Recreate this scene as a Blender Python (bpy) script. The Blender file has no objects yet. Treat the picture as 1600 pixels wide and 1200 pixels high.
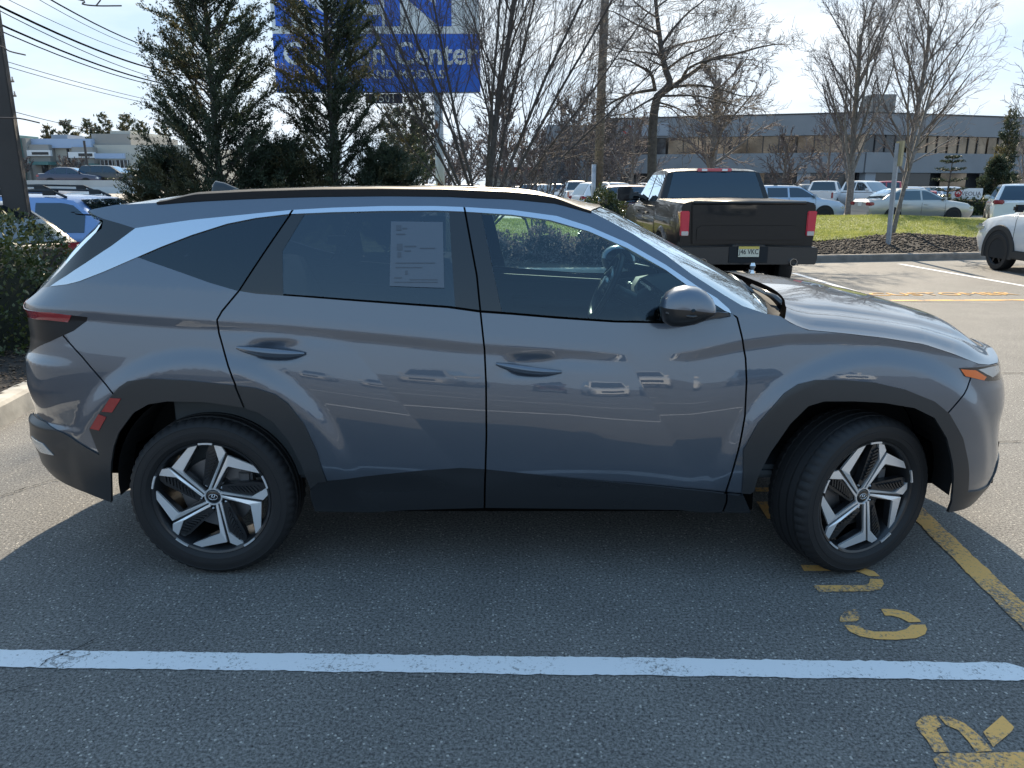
import bpy, bmesh, math, random
import numpy as np
from mathutils import Vector, Matrix
from mathutils.geometry import delaunay_2d_cdt
R = math.radians
rng = np.random.default_rng(7); random.seed(7)
S = bpy.context.scene
C = S.collection

# ------------------------------------------------------------------ camera, sky, sun
CAM = np.array([-0.114, -3.95, 1.65]); PITCH = R(14.6); FPX = 1202.0
cd = bpy.data.cameras.new('camera'); co = bpy.data.objects.new('camera', cd); C.objects.link(co)
co.location = CAM; co.rotation_euler = (R(90) - PITCH, 0, 0)
cd.sensor_width = 36; cd.lens = 36 * FPX / 1600; cd.clip_start = .05; cd.clip_end = 3000
S.camera = co
SUN_EL, SUN_AZ = 31.0, 4.0            # degrees; azimuth from +Y towards +X
sd = bpy.data.lights.new('sun', 'SUN'); so = bpy.data.objects.new('sun', sd); C.objects.link(so)
sd.energy = 2.3; sd.angle = R(.53); sd.color = (1, .86, .66)
_d = Vector((math.sin(R(SUN_AZ)) * math.cos(R(SUN_EL)), math.cos(R(SUN_AZ)) * math.cos(R(SUN_EL)), math.sin(R(SUN_EL))))
so.rotation_euler = _d.to_track_quat('Z', 'Y').to_euler(); so.location = _d * 60
W = bpy.data.worlds.new('World'); S.world = W; W.use_nodes = True
wn = W.node_tree.nodes; wl = W.node_tree.links; wn.clear()
def wnode(t, **k):
    n = wn.new(t)
    for a, b in k.items(): setattr(n, a, b)
    return n
sky = wnode('ShaderNodeTexSky', sky_type='NISHITA', sun_disc=False, sun_elevation=R(SUN_EL), sun_rotation=R(SUN_AZ),
            altitude=10, air_density=1.0, dust_density=.25, ozone_density=1.5)
geo = wnode('ShaderNodeNewGeometry'); mp = wnode('ShaderNodeMapping'); mp.inputs['Scale'].default_value = (1.1, 1.0, 4.2)
mp.inputs['Rotation'].default_value = (0, R(-14), 0)
nz = wnode('ShaderNodeTexNoise'); nz.inputs['Scale'].default_value = 2.3; nz.inputs['Detail'].default_value = 7; nz.inputs['Roughness'].default_value = .55
rp = wnode('ShaderNodeValToRGB'); rp.color_ramp.elements[0].position = .36; rp.color_ramp.elements[1].position = .68
mx = wnode('ShaderNodeMixRGB'); mx.blend_type = 'MIX'
# soft shoulder: the glare round the sun and along the horizon is held just under white
SH = (1.22, 1.47, 1.74)
dv = wnode('ShaderNodeVectorMath', operation='DIVIDE'); dv.inputs[1].default_value = SH
ov = wnode('ShaderNodeVectorMath', operation='ADD'); ov.inputs[1].default_value = (1, 1, 1)
qv = wnode('ShaderNodeVectorMath', operation='DIVIDE')
ad = wnode('ShaderNodeRGB'); ad.outputs[0].default_value = (1.72, 1.80, 1.86, 1)
bg = wnode('ShaderNodeBackground'); bg.inputs['Strength'].default_value = .15
ow = wnode('ShaderNodeOutputWorld')
tc = wnode('ShaderNodeTexCoord')
wl.new(tc.outputs['Generated'], mp.inputs[0]); wl.new(mp.outputs[0], nz.inputs['Vector']); wl.new(nz.outputs['Fac'], rp.inputs[0])
tv = wnode('ShaderNodeVectorMath', operation='MULTIPLY'); tv.inputs[1].default_value = (1.28, 1.98, 3.7)
wl.new(sky.outputs[0], tv.inputs[0]); wl.new(tv.outputs[0], dv.inputs[0]); wl.new(dv.outputs[0], ov.inputs[0]); wl.new(tv.outputs[0], qv.inputs[0]); wl.new(ov.outputs[0], qv.inputs[1])
sx = wnode('ShaderNodeSeparateXYZ'); fr = wnode('ShaderNodeMapRange'); fr.inputs['From Min'].default_value = .05; fr.inputs['From Max'].default_value = .75; fr.inputs['To Max'].default_value = .9
cm = wnode('ShaderNodeMath', operation='MULTIPLY')
wl.new(tc.outputs['Generated'], sx.inputs[0]); wl.new(sx.outputs['Y'], fr.inputs[0]); wl.new(fr.outputs[0], cm.inputs[0]); wl.new(rp.outputs[0], cm.inputs[1])
wl.new(cm.outputs[0], mx.inputs[0]); wl.new(qv.outputs[0], mx.inputs[1]); wl.new(ad.outputs[0], mx.inputs[2])
wl.new(mx.outputs[0], bg.inputs['Color']); wl.new(bg.outputs[0], ow.inputs['Surface'])
vs = S.view_settings; vs.view_transform = 'Standard'; vs.look = 'None'; vs.gamma = 1; vs.exposure = 2.2
S.cycles.max_bounces = 7; S.cycles.transparent_max_bounces = 12; S.cycles.glossy_bounces = 4; S.cycles.caustics_reflective = False; S.cycles.caustics_refractive = False
S.cycles.sample_clamp_indirect = 6

# ------------------------------------------------------------------ small helpers
cp, sp = math.cos(PITCH), math.sin(PITCH)
def project(P):
    P = np.asarray(P, float) - CAM
    zc = P[..., 1] * cp - P[..., 2] * sp
    yc = P[..., 1] * sp + P[..., 2] * cp
    return np.stack([800 + FPX * P[..., 0] / zc, 600 - FPX * yc / zc], -1)
def ray(px, py):
    a, b = (px - 800) / FPX, (600 - py) / FPX
    return np.array([a, cp + b * sp, -sp + b * cp])
def atY(px, py, y):                     # world point on plane Y=y seen at a pixel
    d = ray(px, py); return CAM + d * ((y - CAM[1]) / d[1])
def atZ(px, py, z=0.):
    d = ray(px, py); return CAM + d * ((z - CAM[2]) / d[2])

MATS = {}
def mat(name, col=(.5, .5, .5), rough=.5, metal=0., coat=0., spec=.5, noise=None, bump=None, emis=None, sub=None, coat_r=.03):
    """noise = (scale, amount, detail) colour variation; bump = (scale, strength, distance)"""
    if name in MATS: return MATS[name]
    m = bpy.data.materials.new(name); m.use_nodes = True; n = m.node_tree.nodes; l = m.node_tree.links
    b = n['Principled BSDF']
    b.inputs['Base Color'].default_value = (*col, 1); b.inputs['Roughness'].default_value = rough; b.inputs['Metallic'].default_value = metal
    b.inputs['Coat Weight'].default_value = coat; b.inputs['Coat Roughness'].default_value = coat_r; b.inputs['Specular IOR Level'].default_value = spec
    if emis: b.inputs['Emission Color'].default_value = (*emis[:3], 1); b.inputs['Emission Strength'].default_value = emis[3]
    t = None
    if noise or bump:
        t = n.new('ShaderNodeTexCoord')
    if noise:
        z = n.new('ShaderNodeTexNoise'); z.inputs['Scale'].default_value = noise[0]; z.inputs['Detail'].default_value = noise[2] if len(noise) > 2 else 4
        l.new(t.outputs['Object'], z.inputs['Vector'])
        r = n.new('ShaderNodeValToRGB'); a = noise[1]
        r.color_ramp.elements[0].position = .3; r.color_ramp.elements[1].position = .7
        r.color_ramp.elements[0].color = tuple(max(0, c * (1 - a)) for c in col) + (1,); r.color_ramp.elements[1].color = tuple(min(1, c * (1 + a)) for c in col) + (1,)
        l.new(z.outputs['Fac'], r.inputs[0]); l.new(r.outputs[0], b.inputs['Base Color'])
    if bump:
        z2 = n.new('ShaderNodeTexNoise'); z2.inputs['Scale'].default_value = bump[0]; z2.inputs['Detail'].default_value = 5
        l.new(t.outputs['Object'], z2.inputs['Vector'])
        u = n.new('ShaderNodeBump'); u.inputs['Strength'].default_value = bump[1]; u.inputs['Distance'].default_value = bump[2]
        l.new(z2.outputs['Fac'], u.inputs['Height']); l.new(u.outputs[0], b.inputs['Normal'])
    MATS[name] = m; return m
def glass(name, tint, spec_r=.0, ior=1.5, dirt=.0, refl=2.5):
    """thin automotive glass: tinted see-through pane with a mirror-like Fresnel reflection"""
    if name in MATS: return MATS[name]
    m = bpy.data.materials.new(name); m.use_nodes = True; n = m.node_tree.nodes; l = m.node_tree.links; n.clear()
    o = n.new('ShaderNodeOutputMaterial'); x = n.new('ShaderNodeMixShader'); t = n.new('ShaderNodeBsdfTransparent'); g = n.new('ShaderNodeBsdfGlossy')
    f = n.new('ShaderNodeFresnel'); f.inputs[0].default_value = ior
    t.inputs[0].default_value = (*tint, 1); g.inputs['Roughness'].default_value = spec_r; g.inputs[0].default_value = (.70, .86, 1, 1)
    mu = n.new('ShaderNodeMath'); mu.operation = 'MULTIPLY'; mu.inputs[1].default_value = refl; mu.use_clamp = True
    l.new(f.outputs[0], mu.inputs[0]); l.new(mu.outputs[0], x.inputs[0]); l.new(t.outputs[0], x.inputs[1]); l.new(g.outputs[0], x.inputs[2])
    if dirt:
        d = n.new('ShaderNodeBsdfDiffuse'); d.inputs[0].default_value = (.6, .65, .65, 1); y = n.new('ShaderNodeMixShader'); y.inputs[0].default_value = dirt
        l.new(x.outputs[0], y.inputs[1]); l.new(d.outputs[0], y.inputs[2]); l.new(y.outputs[0], o.inputs[0])
    else: l.new(x.outputs[0], o.inputs[0])
    MATS[name] = m; return m

def me(name, V, F, m, parent=None, smooth=False, normals=None, obj=True):
    """one mesh object; F = list of faces or an (n,k) int array"""
    d = bpy.data.meshes.new(name)
    V = np.asarray(V, np.float32)
    if isinstance(F, np.ndarray):
        k = F.shape[1]; d.vertices.add(len(V)); d.vertices.foreach_set('co', V.ravel())
        d.loops.add(F.size); d.loops.foreach_set('vertex_index', F.astype(np.int32).ravel())
        d.polygons.add(len(F)); d.polygons.foreach_set('loop_start', np.arange(0, F.size, k, dtype=np.int32))
        d.update(calc_edges=True); d.validate()
    else:
        d.from_pydata([tuple(v) for v in V], [], F); d.validate()
    if isinstance(m, (list, tuple)):
        for q in m: d.materials.append(q)
    elif m: d.materials.append(m)
    if smooth: d.polygons.foreach_set('use_smooth', np.ones(len(d.polygons), bool))
    if normals is not None and len(normals) == len(d.vertices): d.normals_split_custom_set_from_vertices([tuple(q) for q in normals])
    if not obj: return d
    o = bpy.data.objects.new(name, d); C.objects.link(o)
    if parent is not None: o.parent = parent
    return o
def tag(o, label=None, cat=None, group=None, kind=None):
    if label: o['label'] = label
    if cat: o['category'] = cat
    if group: o['group'] = group
    if kind: o['kind'] = kind
    return o
def thing(name, label, cat, loc=(0, 0, 0), rz=0., group=None):
    o = bpy.data.objects.new(name, None); C.objects.link(o); o.empty_display_size = .2
    o.location = tuple(loc); o.rotation_euler = (0, 0, rz); return tag(o, label, cat, group)
def node(name, parent, loc=(0, 0, 0), rot=(0, 0, 0)):
    o = bpy.data.objects.new(name, None); C.objects.link(o); o.parent = parent; o.location = loc; o.rotation_euler = rot; return o

class MB:
    """collects simple solids into one mesh"""
    def __init__(s): s.v = []; s.f = []
    def add(s, V, F):
        k = len(s.v); s.v += [tuple(map(float, q)) for q in V]; s.f += [tuple(i + k for i in q) for q in F]; return s
    def box(s, c, d, rz=0., bev=0.):
        x, y, z = [q / 2 for q in d]
        V = []
        for sx, sy, sz in [(-1, -1, -1), (1, -1, -1), (1, 1, -1), (-1, 1, -1), (-1, -1, 1), (1, -1, 1), (1, 1, 1), (-1, 1, 1)]:
            a, b = sx * x, sy * y
            V.append((c[0] + a * math.cos(rz) - b * math.sin(rz), c[1] + a * math.sin(rz) + b * math.cos(rz), c[2] + sz * z))
        return s.add(V, [(0, 3, 2, 1), (4, 5, 6, 7), (0, 1, 5, 4), (1, 2, 6, 5), (2, 3, 7, 6), (3, 0, 4, 7)])
    def tube(s, pts, rad, n=6, cap=True):
        pts = [Vector(p) for p in pts]; rad = rad if isinstance(rad, (list, tuple, np.ndarray)) else [rad] * len(pts)
        V = []; F = []; up = None
        for i, p in enumerate(pts):
            t = (pts[min(i + 1, len(pts) - 1)] - pts[max(i - 1, 0)])
            t = t.normalized() if t.length > 1e-9 else Vector((0, 0, 1))
            if up is None: up = Vector((0, 0, 1)) if abs(t.z) < .9 else Vector((1, 0, 0))
            a = t.cross(up); a = a.normalized() if a.length > 1e-6 else t.orthogonal().normalized(); b = a.cross(t); up = b
            for k in range(n):
                q = 2 * math.pi * k / n; V.append(p + (a * math.cos(q) + b * math.sin(q)) * rad[i])
        for i in range(len(pts) - 1):
            for k in range(n):
                k2 = (k + 1) % n; F.append((i * n + k, i * n + k2, (i + 1) * n + k2, (i + 1) * n + k))
        if cap: F.append(tuple(range(n))); F.append(tuple(range((len(pts) - 1) * n, len(pts) * n))[::-1])
        return s.add(V, F)
    def grid(s, P, flip=False):              # P: (a,b,3) array
        a, b = P.shape[:2]; F = []
        for i in range(a - 1):
            for j in range(b - 1):
                q = (i * b + j, i * b + j + 1, (i + 1) * b + j + 1, (i + 1) * b + j); F.append(q[::-1] if flip else q)
        return s.add(P.reshape(-1, 3), F)
    def lathe(s, prof, n=40, axis='y', c=(0, 0, 0)):   # prof: (radius, along-axis)
        V = []; F = []; m = len(prof)
        for k in range(n):
            q = 2 * math.pi * k / n
            for r, h in prof:
                if axis == 'y': V.append((c[0] + r * math.cos(q), c[1] + h, c[2] + r * math.sin(q)))
                elif axis == 'x': V.append((c[0] + h, c[1] + r * math.cos(q), c[2] + r * math.sin(q)))
                else: V.append((c[0] + r * math.cos(q), c[1] + r * math.sin(q), c[2] + h))
        for k in range(n):
            for j in range(m - 1):
                F.append((k * m + j, ((k + 1) % n) * m + j, ((k + 1) % n) * m + j + 1, k * m + j + 1))
        return s.add(V, F)
    def prism(s, poly, lo, hi, fn):          # 2-D polygon extruded; fn(a,b,h) -> 3-D
        n = len(poly); V = [fn(a, b, lo) for a, b in poly] + [fn(a, b, hi) for a, b in poly]
        F = [(i, (i + 1) % n, n + (i + 1) % n, n + i) for i in range(n)]
        bm = bmesh.new(); vv = [bm.verts.new((a, b, 0)) for a, b in poly]; fc = bm.faces.new(vv); bm.verts.index_update()
        r = bmesh.ops.triangulate(bm, faces=[fc]); tr = [tuple(v.index for v in q.verts) for q in bm.faces]; bm.free()
        F += [t[::-1] for t in tr] + [tuple(i + n for i in t) for t in tr]
        return s.add(V, F)
    def build(s, name, m, parent=None, smooth=False, bevel=0., seg=2, obj=True, fix=True, angle=None):
        d = bpy.data.meshes.new(name); d.from_pydata(s.v, [], s.f)
        if fix or bevel:
            bm = bmesh.new(); bm.from_mesh(d)
            if bevel: bmesh.ops.remove_doubles(bm, verts=bm.verts, dist=1e-5)
            bmesh.ops.recalc_face_normals(bm, faces=bm.faces)
            if bevel:
                es = [e for e in bm.edges if len(e.link_faces) == 2 and e.calc_face_angle(0) > R(28)]
                bmesh.ops.bevel(bm, geom=es, offset=bevel, segments=seg, affect='EDGES', clamp_overlap=True)
            bm.to_mesh(d); bm.free()
        for q in (m if isinstance(m, (list, tuple)) else [m]): d.materials.append(q)
        if smooth: d.polygons.foreach_set('use_smooth', np.ones(len(d.polygons), bool))
        if smooth and angle is not None: d.set_sharp_from_angle(angle=R(angle))
        if not obj: return d
        o = bpy.data.objects.new(name, d); C.objects.link(o)
        if parent is not None: o.parent = parent
        return o
def sstep(x, a, b):
    t = np.clip((np.asarray(x, float) - a) / (b - a), 0, 1); return t * t * (3 - 2 * t)
def interp(x, pts):
    p = np.array(pts, float); return np.interp(x, p[:, 0], p[:, 1])
def resample(pts, n):
    p = np.asarray(pts, float); d = np.r_[0, np.cumsum(np.linalg.norm(np.diff(p, axis=0), axis=1))]
    t = np.linspace(0, d[-1], n); return np.stack([np.interp(t, d, p[:, k]) for k in range(p.shape[1])], 1)
def catmull(pts, k=8):
    p = np.asarray(pts, float); P = np.vstack([2 * p[0] - p[1], p, 2 * p[-1] - p[-2]]); out = []
    for i in range(1, len(P) - 2):
        a, b, c, d = P[i - 1:i + 3]
        for t in np.linspace(0, 1, k, endpoint=False):
            out.append(.5 * (2 * b + (c - a) * t + (2 * a - 5 * b + 4 * c - d) * t * t + (3 * b - a - 3 * c + d) * t ** 3))
    out.append(p[-1]); return np.array(out)
def copy_tree(o, parent=None):
    c = o.copy(); C.objects.link(c); c.parent = parent
    for ch in list(o.children): copy_tree(ch, c)
    return c
# ------------------------------------------------------------------ main car: grey SUV
PAINT = mat('grey_metallic_paint', (.088, .110, .146), rough=.32, metal=.6, coat=1., coat_r=.012, spec=.5); PAINT.node_tree.nodes['Principled BSDF'].inputs['Coat IOR'].default_value = 1.75
CLAD = mat('dark_grey_cladding', (.029, .031, .034), rough=.33, spec=.5, bump=(900, .06, .0005))
ROCK = mat('sill_plastic', (.014, .016, .019), rough=.27, spec=.55); BLACK = mat('black_gap', (.004, .004, .004), rough=1., spec=0.); TAILB = mat('tail_housing_black', (.006, .006, .008), rough=.3, spec=.25)
GLOSSB = mat('gloss_black', (.008, .009, .011), rough=.06, coat=.6, spec=.5)
SATIN = mat('satin_silver_trim', (.62, .65, .70), rough=.16, metal=1.)
CHROME = mat('chrome', (.75, .76, .78), rough=.06, metal=1.)
RUB = mat('tyre_rubber', (.010, .010, .0115), rough=.68, bump=(260, .12, .001))
MACH = mat('machined_alloy', (.82, .83, .85), rough=.30, metal=.62)
RIMK = mat('dark_alloy', (.022, .023, .026), rough=.32, metal=.3, coat=.4)
DISC = mat('brake_steel', (.22, .22, .23), rough=.4, metal=.8)
REDL = mat('red_lens', (.26, .014, .024), rough=.08, coat=1.)
REDR = mat('red_reflector', (.30, .02, .025), rough=.25, coat=.6)
ORANGE = mat('orange_lens', (.85, .16, .02), rough=.1, coat=1.)
LENS = mat('clear_lens', (.55, .58, .60), rough=.08, metal=.5, coat=1.)
GREYD = mat('interior_dark', (.050, .060, .068), rough=.75)
GREYM = mat('interior_grey', (.13, .145, .15), rough=.65)
GF = glass('front_side_glass', (.70, .87, .88), refl=1.7)
GR = glass('privacy_glass', (.15, .19, .22)); GQ = glass('quarter_glass_dark', (.05, .065, .085), refl=1.9)
GW = glass('windshield_glass', (.50, .66, .64), dirt=.06)

_pl = catmull([(-2.36, 0), (-2.345, -.35), (-2.30, -.58), (-2.215, -.735), (-2.05, -.845), (-1.75, -.905), (-1.378, -.926), (-.7, -.930), (0, -.930), (.7, -.930),
               (1.3, -.926), (1.55, -.918), (1.76, -.885), (1.93, -.815), (2.06, -.70), (2.17, -.51), (2.235, -.27), (2.255, 0)], 30)
_cs = np.r_[0, np.cumsum(np.linalg.norm(np.diff(_pl, axis=0), axis=1))]
_cs -= np.interp(0., _pl[:, 0], _cs)
U0, U1 = _cs[0], _cs[-1]
_tn = np.gradient(_pl, _cs, axis=0); _tn /= np.linalg.norm(_tn, axis=1)[:, None]
def plan(u):
    x, y = np.interp(u, _cs, _pl[:, 0]), np.interp(u, _cs, _pl[:, 1])
    tx, ty = np.interp(u, _cs, _tn[:, 0]), np.interp(u, _cs, _tn[:, 1])
    n = np.hypot(tx, ty); return x, y, ty / n, -tx / n          # outward normal (toward -Y)
ZC = [(-2.5, 1.165), (-2.1, 1.155), (-1.8, 1.150), (-1.6, 1.137), (-1.0, 1.098), (-.62, 1.063), (-.27, 1.025), (0, 1.005), (.3, .985), (.45, .982), (.62, .995), (.8, 1.035), (1.0, 1.064), (1.2, 1.066), (1.4, 1.055), (1.7, 1.010), (1.9, .962), (2.2, .93), (3, .92)]
ZB = [(-2.6, 1.30), (-2.0, 1.27), (-1.13, 1.229), (-.62, 1.190), (-.24, 1.152), (.49, 1.110), (.9, 1.147), (1.2, 1.15), (3, 1.15)]
def linedist(x, z, a, b):               # signed distance, >0 to the lower-left of a descending line
    a = np.array(a); b = np.array(b); d = (b - a) / np.linalg.norm(b - a)
    return -((x - a[0]) * (-d[1]) * -1 + (z - a[1]) * d[0] * 1) * 1.0 if False else -((x - a[0]) * (-d[1]) + (z - a[1]) * d[0])
WX = (-1.392, 1.360)
HANDLES = []
_t0 = [-.9, -.66, -.56, -.42, -.32, -.22, -.13, -.04, 0, .03, .15, .4]; TG = np.arange(-1.0, .5, .004)
def _smooth(v, keep):
    y = np.interp(TG, _t0, v); q = y.copy()
    for _ in range(3): q = np.convolve(np.pad(q, 9, 'edge'), np.ones(19) / 19, 'valid')
    w = sstep(TG, -.12, -.06) * keep; return q * (1 - w) + y * w
TA = _smooth([.055, .024, .008, .001, 0, .004, .015, .028, .0275, .033, .062, .13], 1.); TB = _smooth([.055, .024, .008, .001, 0, .004, .013, .0245, .031, .037, .062, .13], 0.)
def Dfun(u, Z):
    x, y, nx, ny = plan(u)
    zc = interp(x, ZC); zb = interp(x, ZB); t = Z - zc
    amp = np.clip(1 - np.exp(-((x - .44) / .17) ** 2), 0, 1)              # crease strip fades on the front door
    rear = sstep(-x, -.5, .2)
    # belly profile: distance from the widest plane below the crease
    tt = [-.9, -.66, -.56, -.42, -.32, -.22, -.13, -.04, 0, .03, .15, .4]
    # strip: vertical band (with amp) or continued tilt (without)
    dA = np.interp(t, TG, TA)
    dB = np.interp(t, TG, TB)
    D = amp * dA + (1 - amp) * dB
    # greenhouse
    g = np.maximum(Z - zb, 0)
    Db = np.interp(zb - zc, tt, [.055, .024, .008, .001, 0, .004, .015, .028, .0275, .033, .062, .13])
    G = Db + .36 * g + .36 * g * g
    D = np.where(Z > zb, G, D)
    # diagonal creases on the doors
    low = sstep(t, -.01, -.09)
    for (a, b, k) in (((-.74, .985), (-.452, .640), .055), ((.372, .93), (.545, .63), .05)):
        q = linedist(x, Z, a, b); q = np.clip(q, 0, .32)
        D = D - low * k * (q - q * q / .64) * sstep(Z, .40, .52) * sstep(x, a[0] - .75, a[0] - .2)
    # wheel-arch flares
    for wx in WX:
        r = np.hypot(x - wx, Z - .355)
        D = D - .016 * sstep(r, .66, .575) * sstep(np.asarray(Z), .30, .5)
    # door-handle cups
    for (hu, hz) in HANDLES:
        D = D + .013 * np.exp(-((np.abs(x - hu) / .095) ** 3 + (np.abs(Z - hz) / .036) ** 3))
    # nose and tail
    xf = sstep(u, 1.72, 2.35); Df = np.interp(Z, [.15, .22, .27, .33, .39, .45, .56, .62, .70, .75, .80, .83, .87, .93, .98, 1.1], [.16, .10, .064, .017, .0, .0, .015, .02, .011, .017, .030, .046, .055, .085, .13, .24])
    D = D * (1 - xf) + Df * xf
    xr = sstep(-u, 1.85, 2.3); Dr = np.interp(Z, [.15, .30, .36, .41, .44, .49, .56, .61, .64, .66, .69, .80, .92, .95, .975, 1.015, 1.10, 1.14, 1.165, 1.25, 1.4], [.2, .085, .058, .036, .022, .015, -.004, .0, .0, .022, .022, .010, .018, .04, .046, .052, .053, .045, .05, .13, .28])
    D = D * (1 - xr) + Dr * xr
    return D
def Pf(u, Z, off=0.):
    u = np.asarray(u, float); Z = np.asarray(Z, float)
    x, y, nx, ny = plan(u); D = Dfun(u, Z) - off
    return np.stack([x - nx * D, y - ny * D, Z + 0 * x], -1)
def Nf(u, Z):
    e = .004
    a = Pf(u + e, Z) - Pf(u - e, Z); b = Pf(u, Z + e) - Pf(u, Z - e)
    n = np.cross(a, b); return n / np.linalg.norm(n, axis=-1)[..., None]
# inverse: pixel -> (u, Z)
CREASES = [0., -.04]
_gu, _gz = np.meshgrid(np.arange(U0, U1, .015), np.arange(.15, 1.66, .015), indexing='ij')
_gP = Pf(_gu, _gz); _gN = Nf(_gu, _gz); _gpx = project(_gP)
_gfront = (_gN * (_gP - CAM)).sum(-1) < 0
def inv(px, py):
    d = np.hypot(_gpx[..., 0] - px, _gpx[..., 1] - py) + np.where(_gfront, 0, 40)
    i = np.unravel_index(np.argmin(d), d.shape); u, z = _gu[i], _gz[i]; best = (d[i], u, z)
    for _ in range(8):
        p = project(Pf(u, z)); e = .002
        J = np.stack([(project(Pf(u + e, z)) - p) / e, (project(Pf(u, z + e)) - p) / e], 1)
        r = np.array([px, py]) - p
        q = np.hypot(*r)
        if q < best[0]: best = (q, u, z)
        if q < .02: break
        try: s = np.linalg.solve(J, r)
        except Exception: break
        s = np.clip(s, -.03, .03); u, z = u + s[0], z + s[1]
    return best[1], best[2]
def uv(pts):
    out = []
    for p in pts:
        if p[0] == 'uz': out.append((p[1], p[2]))
        else: out.append(inv(*p))
    return out
UZ = lambda u, z: ('uz', u, z)

# ---- traced outlines (photograph pixels) -> lines on the body surface
L = {}
L['roof'] = [UZ(U0 - .02, 1.50), (136, 329), (160, 324), (181, 320), (215, 318.5), (248, 316.5), (300, 312), (400, 307), (500, 304), (600, 303), (700, 304), (800, 308), (870, 315), (920, 329),
             (946, 342), (990, 366), (1040, 398), (1080, 428), (1130, 460), (1160, 478), (1198, 490.5), (1219, 494), (1235, 505), (1262, 516), (1320, 521.5), (1381, 528.5), (1444, 538.5), (1491, 554), (1528, 569), (1545, 570.5), (1559, 567), UZ(2.35, .915), UZ(U1 + .02, .895)]
L['spoiler_seam'] = [(233, 315), (217, 354.5), (212, 357)]
L['spoiler_low'] = [(212, 357), (190, 350), (162, 342), (150, 337), (136, 329), UZ(U0 - .02, 1.49)]
L['trim_top'] = [(79, 448), (105, 431), (132, 413), (175, 384.5), (212, 357), (231, 354), (300, 344), (400, 334), (457, 328.5), (520, 325), (600, 322.5), (680, 322.5), (725, 324), (800, 328.5), (870, 338), (920, 354), (980, 380), (1040, 414), (1090, 448), (1120, 466), (1139, 483), (1142.5, 490)]
L['trim_low'] = [(79, 448), (105, 444.5), (125, 439.5), (162, 425), (215, 402), (252, 386), (300, 367.5), (355, 350), (400, 341), (450, 335), (520, 332), (600, 330), (680, 329.5), (722, 331), (800, 336), (860, 344.5), (920, 362), (980, 388), (1040, 422), (1090, 458), (1132, 485.5), (1142.5, 490)]
L['belt'] = [UZ(U0 - .02, 1.245), (64, 450), (79, 448)]
L['belt2'] = [(215, 402), (275, 423), (325, 441), (369, 454), (400, 459), (470, 464), (545, 470), (700, 481.5), (750, 488.5), (800, 492), (870, 498), (960, 504), (1035, 505.5), (1090, 499), (1142.5, 490), (1152, 494)]
L['glasslow'] = [(380, 452), (400, 455.5), (545, 466.5), (700, 477.5), (750, 484.5), (800, 488), (870, 494), (960, 500.5), (1035, 502), (1090, 495.5), (1138, 488)]
L['hatch_edge'] = [(136.5, 326), (143, 333.5), (152, 339), (161, 345), (159, 357), (150, 364), (117, 397.5), (92, 425.5), (65, 450), (37.5, 477), (34, 487)]
L['cowl'] = [(1152, 494), (1175, 493), (1198, 490.5)]
L['rglass_l'] = [(478, 330.8), (441, 392), (443, 470)]
L['rglass_r'] = [(701.5, 327), (712, 488)]
L['fglass_l'] = [(751.5, 330), (787, 500)]
# door gaps (pairs)
def gap(name, pts, w=3.0):
    p = np.array(pts, float); q = np.gradient(p, axis=0); n = np.stack([-q[:, 1], q[:, 0]], 1); n /= np.linalg.norm(n, axis=1)[:, None]
    L[name + 'a'] = [tuple(x) for x in p + n * w / 2]; L[name + 'b'] = [tuple(x) for x in p - n * w / 2]
gap('g_rear', [(463, 320), (456, 331), (412, 395), (372, 456), (347, 486), (339, 500), (342, 520), (352, 556), (368, 602), (384, 640)])
gap('g_mid', [(724, 318), (727, 332), (745, 430), (751, 490), (757, 545), (759.5, 600), (760, 680), (758.5, 735), (757, 800)])
gap('g_front', [(1142, 486), (1152, 497), (1159, 525), (1165, 560), (1166.5, 595), (1164, 650), (1155, 698), (1144, 738), (1135, 766), (1127, 802)])
gap('g_bump', [(91, 516), (101, 527), (128, 557), (157, 591), (184, 622)], 2.4)
gap('g_fbump', [(1517, 589.9), (1511, 607), (1500, 624), (1472, 655)], 2.4)
L['sep1'] = [(156, 708), (166, 730), (182, 748)]
L['sep2'] = [(480, 768), (499, 751)]
L['clad_r'] = [(158, 712), (141, 669), (157, 644), (175, 619), (188, 604), (201, 595.5), (233, 591), (292, 594), (350, 600), (400, 606), (430, 616), (450, 630), (475, 662), (495, 705), (511, 752), (513, 754)]
L['arch_r'] = [(172, 800), (175, 783), (175, 722), (179, 697), (187, 675), (210, 644), (233, 631), (262, 626.5), (321, 627.5), (379, 636), (405, 644), (428, 659), (452, 688), (472, 726), (486, 763), (494, 800), (497, 805)]
L['bump_low'] = [UZ(U0 - .02, .63), UZ(-2.45, .63), (48, 646), (57, 647), (73, 660), (100, 676), (125, 692), (158, 711)]
L['sill'] = [(497, 752.5), (511, 751), (560, 745.5), (600, 741), (660, 735), (720, 731), (757, 733), (850, 742.5), (1000, 755), (1080, 763), (1128, 768), (1160, 771), (1164, 771)]
L['bottom'] = [UZ(U0 - .02, .36), UZ(-2.5, .36), (75, 737), (115, 760), (137, 769), (178, 785), (182, 786)]
L['bottom2'] = [(488, 797), (496, 797), (580, 800), (640, 796), (760, 793), (1060, 794), (1092, 798), (1172, 798), (1182, 797)]
L['bottom3'] = [(1470, 800), (1482, 799.5), (1512, 791), UZ(2.15, .285), UZ(U1 + .02, .27)]
L['clad_f'] = [(1172, 800), (1159, 768), (1161, 703), (1184, 661), (1225, 614.5), (1247, 600), (1275, 593.5), (1319, 593.5), (1366, 597.5), (1412, 608), (1459, 627), (1482, 646), (1503, 684), (1511, 722), (1509.5, 775)]
L['clad_fb'] = [(1150, 769), (1172, 770.5), (1180, 764)]
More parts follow.
